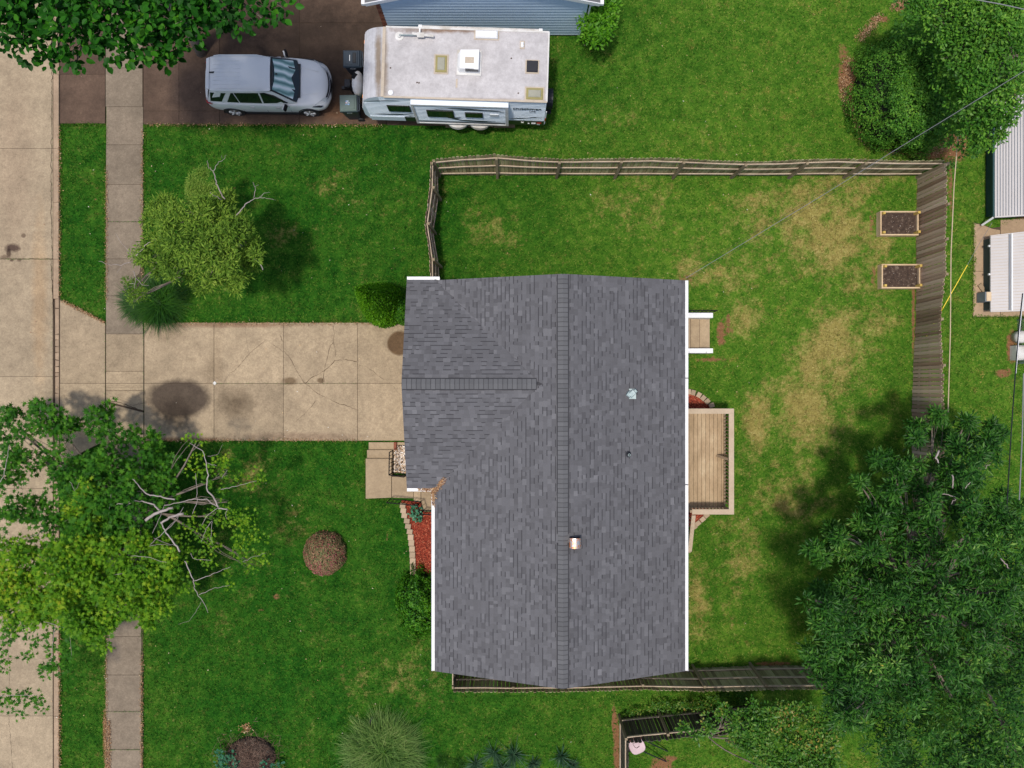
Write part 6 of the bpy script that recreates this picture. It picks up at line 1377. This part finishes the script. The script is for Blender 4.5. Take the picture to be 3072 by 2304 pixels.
# right-hand tree with glossy leaves
Z5 = Q(2300, 1200, .3496)
CT = [(1450,140,90),(1440,230,100),(1270,220,90),(1240,310,70),(1520,320,130),(1700,190,70),(1680,300,90),(1900,220,60),(1880,330,70),(1980,290,60),(1900,460,100),(1750,450,110),(1620,420,110),(1000,500,90),(920,500,60),(1080,600,110),(1200,560,100),(1230,690,130),(1400,560,140),(1560,600,130),(1500,720,130),(1700,620,110),(840,800,60),(940,800,70),(1060,780,100),(800,690,34),(1330,790,110),(1650,780,110),(1800,700,80),
      (860,960,100),(960,1040,110),(1100,960,130),(780,1060,60),(1240,1000,150),(1400,920,130),(1560,950,140),(1740,900,130),(1900,900,120),(2020,820,70),(2150,900,80),(2050,1000,120),(1900,1050,140),(1380,1100,150),(1720,1100,150),
      (560,1100,50),(620,1160,60),(380,1270,70),(460,1340,80),(540,1220,70),(660,1300,100),(800,1200,110),(900,1320,130),(1060,1220,140),(1250,1250,160),(1450,1270,150),(1650,1290,150),(1850,1230,150),(2080,1180,140),(2200,1100,90),
      (660,1500,120),(820,1470,130),(1000,1460,150),(1200,1450,160),(1420,1480,160),(1640,1480,160),(1860,1440,150),(2080,1420,150),(2200,1300,90),(600,1640,130),(420,1620,60),(800,1640,150),(1020,1650,160),(1250,1660,160),(1500,1670,170),(1750,1670,170),(2000,1640,170),(2200,1560,120)]
CT2 = [(1780,1450,60),(1860,1480,80),(1960,1500,90),(2060,1510,90),(2160,1500,80),(1900,1580,90),(2010,1600,90),(2120,1600,90),(2190,1640,70),(2210,1560,60),(1830,1530,60),(2060,1680,90),(1960,1690,80)]
zt_ = lambda x, y: 3.5+1.9*max(0, 1-(((x-1650)/1500)**2+((y-1450)/1350)**2)**.9)
CT3 = [(1800+k*62+(j % 2)*25, 1290+j*42, 58) for j in range(5) for k in range(8)]+[(1765,1300,36),(1770,1345,34),(1760,1400,40),(1775,1440,40),(1800,1500,44),(1840,1545,40),(1930,1640,60),(2120,1680,90)]
CTw = [(c_, r_*random.uniform(.68, .98)) for c_, r_ in cl(Z5, CT, 0, zt_, .75)+cl(D, CT2, 4.9, None, .8)+cl(D, CT3, 5.2, None, .8)]
b = (12.9, -7.4); t4 = tree('shade_tree', 'big dark glossy leaved tree filling the lower right of the yard', 'tree', b, CTw, .26, (b[0], b[1], 3.6), every=5)
foliage(t4, [((x+1.0, y-.45, z-1.7), r_*.8) for (x, y, z), r_ in CTw], 1.5, .185, 'slim', lm_right, name='inner_foliage', per=12, flat=.5, tilt=.5)
foliage(t4, sub([(c_, r_*.88) for c_, r_ in CTw], 7, .34, .7), 1.55, .185, 'slim', lm_right, per=13, flat=.7, spread=.95, tilt=.4, shell=.25, topbias=.85)
twigs(t4, Z5, [([(1595,640),(1600,700),(1595,755)], .025, .02), ([(1490,800),(1560,812),(1620,830)], .015, .012), ([(1480,440),(1450,500),(1475,540)], .03,.02), ([(1580,890),(1625,850)], .01,.01), ([(1870,590),(1920,550)], .012,.006), ([(2010,1358),(2050,1400),(2080,1445)], .022,.018), ([(1700,760),(1760,700)], .012,.01), ([(1700,930),(1730,960)], .012,.01)], 'deadwood', 5.5, 'bare_twig')
# orange-tinged shrub below
Z4 = Q(1750, 1950, .3391)
CO = [(1230,560,50),(1250,520,30),(1090,640,60),(1120,690,44),(900,690,40),(1000,730,44),(1330,600,110),(1450,520,80),(1500,650,130),(1650,560,120),(1800,600,120),(1650,740,150),(1480,790,120),(1850,760,150),(1750,900,160),(1560,930,110),(1950,900,150),(2100,780,130),(2000,560,120),(2150,620,120),(2100,950,150),(1620,1040,100),(1900,1060,140),(1350,760,60),(1420,860,60),(2200,500,90),(1300,680,60)]
COw = cl(Z4, CO, 0, lambda x, y: 2.6+.5*((x-1300)/900)); b = (7.0, -12.6)
sb = tree('shrub', 'large mixed green and orange tinged shrub between the two lower fences', 'shrub', b, COw, .07, (b[0], b[1], 1.6), every=3)
foliage(sb, sub(COw, 4, .55, .4), 2.6, .125, 'small', lm_orange, per=8, flat=.6, spread=1.3)
# vine along the neighbour fence
CV = cl(Z4, [(700,500,60),(800,520,60),(900,490,50),(1000,500,60),(1100,470,60),(600,500,40),(500,540,30),(450,555,24),(1100,540,60),(1250,440,60),(1400,430,60),(400,560,24)], .35)
ve = thing('ground_plants', 'low leafy weeds along the dark neighbouring fence', 'weeds', P(1980,2130)); foliage(ve, CV, 1.3, .08, 'small', lm_orange, per=8, flat=.35)

# north-east: clipped round thicket and taller tree beside it
Z2 = Q(2304, 0, .3472)
hg = thing('hedge', 'broad rounded green thicket outside the north east corner of the fence', 'shrub', P(2700,260))
def dome(parent, cx, cy, rx, ry, h, n, size, kind, mt, name='foliage', rough=.06, z0=.0, parts=0):
    u = rng.uniform(0, 1, n); a = rng.uniform(0, 2*PI, n); ph = np.arccos(1-u*.995)   # 0 = top
    nx_, ny_, nz_ = np.sin(ph)*np.cos(a), np.sin(ph)*np.sin(a), np.cos(ph)
    lump = 1+rough*(fbm(nx_*3+cx+30, ny_*3+nz_*2+cy+30, 1.6)-.5)*4; f_ = (.86+.14*rng.random(n)**.5)*lump
    po = np.stack([cx+rx*nx_*f_, cy+ry*ny_*f_, z0+h*nz_*f_+.05], 1); nr = np.stack([nx_/rx, ny_/ry, nz_/h], 1); nr /= np.linalg.norm(nr, axis=1, keepdims=True)
    d = rng.normal(0, 1, (n, 3)); d = d-nr*(d*nr).sum(1, keepdims=True)*.75; sz = size*rng.uniform(.6, 1.2, n)
    V, F_, _ = leaves(po, d, sz, kind, up=nr, tilt=.45)
    o = np_obj(name, V.reshape(-1,3), (F_[None]+np.arange(n)[:,None,None]*V.shape[1]).reshape(-1,3), mt, parent); o['kind'] = 'stuff'
    # dark twiggy core
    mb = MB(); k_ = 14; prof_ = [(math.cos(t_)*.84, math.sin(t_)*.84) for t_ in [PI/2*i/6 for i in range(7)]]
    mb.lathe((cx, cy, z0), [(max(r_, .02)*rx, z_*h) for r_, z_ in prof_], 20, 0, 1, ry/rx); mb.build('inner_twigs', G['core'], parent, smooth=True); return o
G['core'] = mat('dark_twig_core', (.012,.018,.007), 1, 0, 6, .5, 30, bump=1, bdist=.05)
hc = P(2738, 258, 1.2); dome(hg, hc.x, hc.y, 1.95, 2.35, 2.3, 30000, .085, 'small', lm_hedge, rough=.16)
foliage(hg, cl(Q(2304, 0, .3472), [(1050+random.uniform(-40,40)+i*105, 180+random.uniform(-40,40)+j*115, 84, (-.9 if (i == 0 or j in (0,9)) else 0)) for i in range(8) for j in range(10) if ((i-3.6)/3.9)**2+((j-4.4)/4.9)**2 < 1.05], 2.15, None, .12), 1.5, .10, 'small', lm_hedge, name='light_shoots', per=8, flat=.3)
MBt = MB(); limb(MBt, (hc.x, hc.y, 0), (hc.x, hc.y, 1.5), .08, .03); MBt.build('stem', G['bark'], hg)
CN = [(1400,120,110),(1300,60,90),(1500,60,120),(1700,60,130),(1900,80,150),(2100,80,130),(1600,220,130),(1800,250,150),(2000,250,150),(2150,250,100),(1500,350,110),(1700,420,140),(1900,420,140),(2080,420,130),(2180,520,90),(1650,560,120),(1800,600,130),(1980,600,130),(2130,650,110),(1700,720,120),(1850,780,130),(2000,800,120),(2120,800,100),(1760,880,110),(1900,930,120),(2020,960,100),(2120,930,70),(1680,960,60),(1750,1040,90),(1850,1080,90),(1960,1070,90),(2060,1040,70),(1720,1150,70),(1830,1180,70),(1900,1230,50),(1780,1260,50),(2000,1180,40),(1450,230,110,-1.3),(1430,390,100,-1.5),(1490,540,110,-1.4),(1520,690,100,-1.4),(1560,830,90,-1.3),(1300,-40,120),(1600,-60,150),(2000,-60,200),(1200,150,60),(1560,480,80)]
CNw = cl(Z2, CN, 0, lambda x, y: 4.2+1.0*min(1, max(0, (x-1500)/600))-.9*max(0, (y-900)/350)); b = (16.5, 10.6)
t5 = tree('tree', 'tall light green tree behind the rounded thicket at the top right', 'tree', b, CNw, .2, (b[0], b[1], 3.8), every=2)
foliage(t5, sub(CNw, 5, .46, .4), 2.2, .12, 'small', lm_hedge, per=8, flat=.65, spread=1.3, tilt=.55)
foliage(t5, CNw, .8, .135, 'ovate', lm_vine, name='light_foliage', per=6, flat=.68, spread=1.4)
foliage(t5, [((x, y, z-.8), r) for (x, y, z), r in CNw], .7, .13, 'small', lm_hedge, name='inner_foliage', per=8, flat=.8)
# litter of red brown needles round the thicket
litter('needle_litter', [(*gp(2545,180), *gp(2535,300)), (*gp(2540,300), *gp(2590,420)), (*gp(2600,420), *gp(2700,460)), (*gp(2575,120), *gp(2640,50)), (*gp(2680,20), *gp(2720,10)), (*gp(2780,460), *gp(2880,430)), (*gp(2530,240), *gp(2545,340))], 5000, .10, .04, G['mulchlitter'], 'reddish brown dry needles scattered round the rounded thicket', lambda x, y: .03)
# small weeds at the fence corner
wd = thing('weed', 'bright green weed growing at the north east fence corner', 'plant', P(2850,500)); foliage(wd, cl(Z2, [(1570,1450,50),(1600,1400,40)], .6), 2.0, .10, 'small', lm_vine, per=6)

# shrubs round the houses
ab = thing('arborvitae', 'tall clipped bright green conical evergreen at the house corner by the driveway', 'shrub', (-4.80, 2.96, 0))
def cone(parent, cx, cy, R, h, n, size, mt, p=1.25):
    t_ = rng.random(n)**.62; z = h*(1-t_); z = h-h*t_; r = R*np.minimum(1, t_*1.06)**.85*(.88+.14*rng.random(n)); a = rng.uniform(0, 2*PI, n)
    nr = np.stack([np.cos(a), np.sin(a), np.full(n, .35)], 1); po = np.stack([cx+r*np.cos(a), cy+r*np.sin(a), z+.05], 1); d = np.stack([np.cos(a)*.5, np.sin(a)*.5, np.full(n, .8)], 1)+rng.normal(0, .45, (n, 3))
    V, F_, _ = leaves(po, d, size*rng.uniform(.6,1.2,n), 'small', up=nr, tilt=.5)
    o = np_obj('foliage', V.reshape(-1,3), (F_[None]+np.arange(n)[:,None,None]*4).reshape(-1,3), mt, parent); o['kind'] = 'stuff'
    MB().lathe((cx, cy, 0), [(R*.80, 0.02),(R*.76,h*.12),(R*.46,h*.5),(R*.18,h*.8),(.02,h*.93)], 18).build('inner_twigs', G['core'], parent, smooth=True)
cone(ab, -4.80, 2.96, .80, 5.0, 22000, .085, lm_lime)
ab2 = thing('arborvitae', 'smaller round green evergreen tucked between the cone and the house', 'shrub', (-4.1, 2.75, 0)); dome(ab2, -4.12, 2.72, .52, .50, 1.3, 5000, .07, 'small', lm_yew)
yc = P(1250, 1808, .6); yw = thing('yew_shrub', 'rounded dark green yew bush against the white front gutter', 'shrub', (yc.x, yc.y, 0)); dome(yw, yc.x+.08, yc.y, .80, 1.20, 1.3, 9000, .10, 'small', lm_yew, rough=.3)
pc_ = P(970, 1664, .4); pu = thing('barberry_bush', 'round purple and bronze leaved bush in the middle of the front lawn', 'shrub', (pc_.x, pc_.y, 0)); dome(pu, pc_.x, pc_.y, .80, .84, .85, 11000, .055, 'small', lm_purple, rough=.05)
gs = P(1792, 60, 1.0); gsb = thing('shrub', 'leafy bright green shrub at the corner of the neighbouring garage', 'shrub', (gs.x, gs.y, 0))
foliage(gsb, cl(P, [(1795,20,44),(1780,60,36),(1815,60,34),(1800,95,34),(1770,105,26),(1830,30,24),(1790,120,22),(1820,100,24),(1765,80,20),(1810,-20,40)], 1.5), 2.6, .15, 'small', lm_lime, per=7, flat=.8); dome(gsb, gs.x, gs.y, .55, .6, 1.3, 1500, .12, 'small', lm_lime)
hs = thing('hosta', 'small blue green leafy plant in the red mulch by the railing', 'plant', P(1244,1545)); foliage(hs, cl(P, [(1240,1530,7),(1247,1556,9),(1237,1543,6),(1256,1527,6),(1250,1548,7)], .3), 2.2, .12, 'ovate', lm_hosta, per=6, flat=.5)
bc = P(746, 2280, .3); br = thing('dead_shrub', 'brown dried out shrub with a few blue green leaves at the bottom edge', 'shrub', (bc.x, bc.y, 0))
n = 2600; po = np.array([bc.x, bc.y, .25])+rng.normal(0, 1, (n,3))*np.array([.50,.42,.16]); d = rng.normal(0, 1, (n,3)); V, F_, _ = leaves(po, d, rng.uniform(.12,.32,n), 'blade')
q = np_obj('dry_twigs', V.reshape(-1,3), (F_[None]+np.arange(n)[:,None,None]*5).reshape(-1,3), lm_brown, br); q['kind'] = 'stuff'
MB().lathe((bc.x, bc.y, 0), [(.95,0),(.8,.15),(.4,.28),(.05,.32)], 18, 0, 1, .8).build('dead_mound', G['soil'], br, smooth=True)
foliage(br, cl(P, [(668,2270,20),(690,2295,24),(700,2262,12),(830,2295,14),(790,2300,18),(655,2295,16)], .4), 1.6, .12, 'ovate', lm_hosta, name='green_leaves', per=5, flat=.4)
litter('leaf_litter', [(*gp(732,2184), *gp(752,2184))], 90, .10, .055, G['mulchlitter'], 'small heap of red brown leaves on the front lawn above the dead shrub', lambda x, y: .03)
# scattered debris: pale petals and fallen leaves on lawn and paving
n = 420; x = rng.uniform(-19, 10, n); y = rng.uniform(-14, 14, n); a = rng.uniform(0, 2*PI, n); s_ = rng.uniform(.012, .035, n); ok = ~((x > -3.9) & (x < 6.2) & (y > -10) & (y < 3.8)); x, y, a, s_ = x[ok], y[ok], a[ok], s_[ok]; n = len(x)
dx, dy = np.cos(a)*s_, np.sin(a)*s_; zz = np.full(n, .06)
V = np.stack([np.stack([x-dx,y-dy,zz],1),np.stack([x+dy*.5,y-dx*.5,zz],1),np.stack([x+dx,y+dy,zz+.01],1),np.stack([x-dy*.5,y+dx*.5,zz],1)],1).reshape(-1,3)
o = np_obj('fallen_leaves', V, np.arange(n*4).reshape(-1,4), mat('fallen_leaf_mix', [(0,(.55,.5,.38)),(.4,(.6,.4,.2)),(.7,(.3,.14,.07)),(1,(.75,.72,.62))], .9, 1), None, None, 4)
tag(o, 'tiny pale and brown fallen leaves scattered over lawns and paving', 'fallen leaves', kind='stuff')

edge_l = [(*gp(321,1900), *gp(321,2310)), (*gp(427,1960), *gp(427,2310)), (*gp(318,2150), *gp(322,2310)), (*gp(322,500), *gp(322,900)), (*gp(429,390), *gp(429,900)), (*gp(181,380), *gp(181,890)), (*gp(181,1900), *gp(181,2300)), (*gp(190,903), *gp(316,968)), (*gp(440,970), *gp(1150,972)), (*gp(480,1320), *gp(1090,1320)), (*gp(440,376), *gp(1150,378)), (*gp(330,2160), *gp(330,2310))]
litter('edge_litter', edge_l, 7000, .035, .035, G['mulchlitter'], 'dry brown grass clippings along the edges of sidewalk and driveways', lambda x, y: .04)
joint_g = [(*gp(160,300), *gp(158,1200)), (*gp(318,1000), *gp(318,1300)), (*gp(433,980), *gp(433,1300)), (*gp(320,666), *gp(430,666)), (*gp(643,1150), *gp(1070,1150)), (*gp(0,778), *gp(160,778)), (*gp(320,2133), *gp(428,2133)), (*gp(320,2247), *gp(428,2247))]
litter('joint_weeds', joint_g, 900, .012, .022, lm_vine, 'tiny green weeds growing in the joints of the paving', lambda x, y: .04, 'weeds')
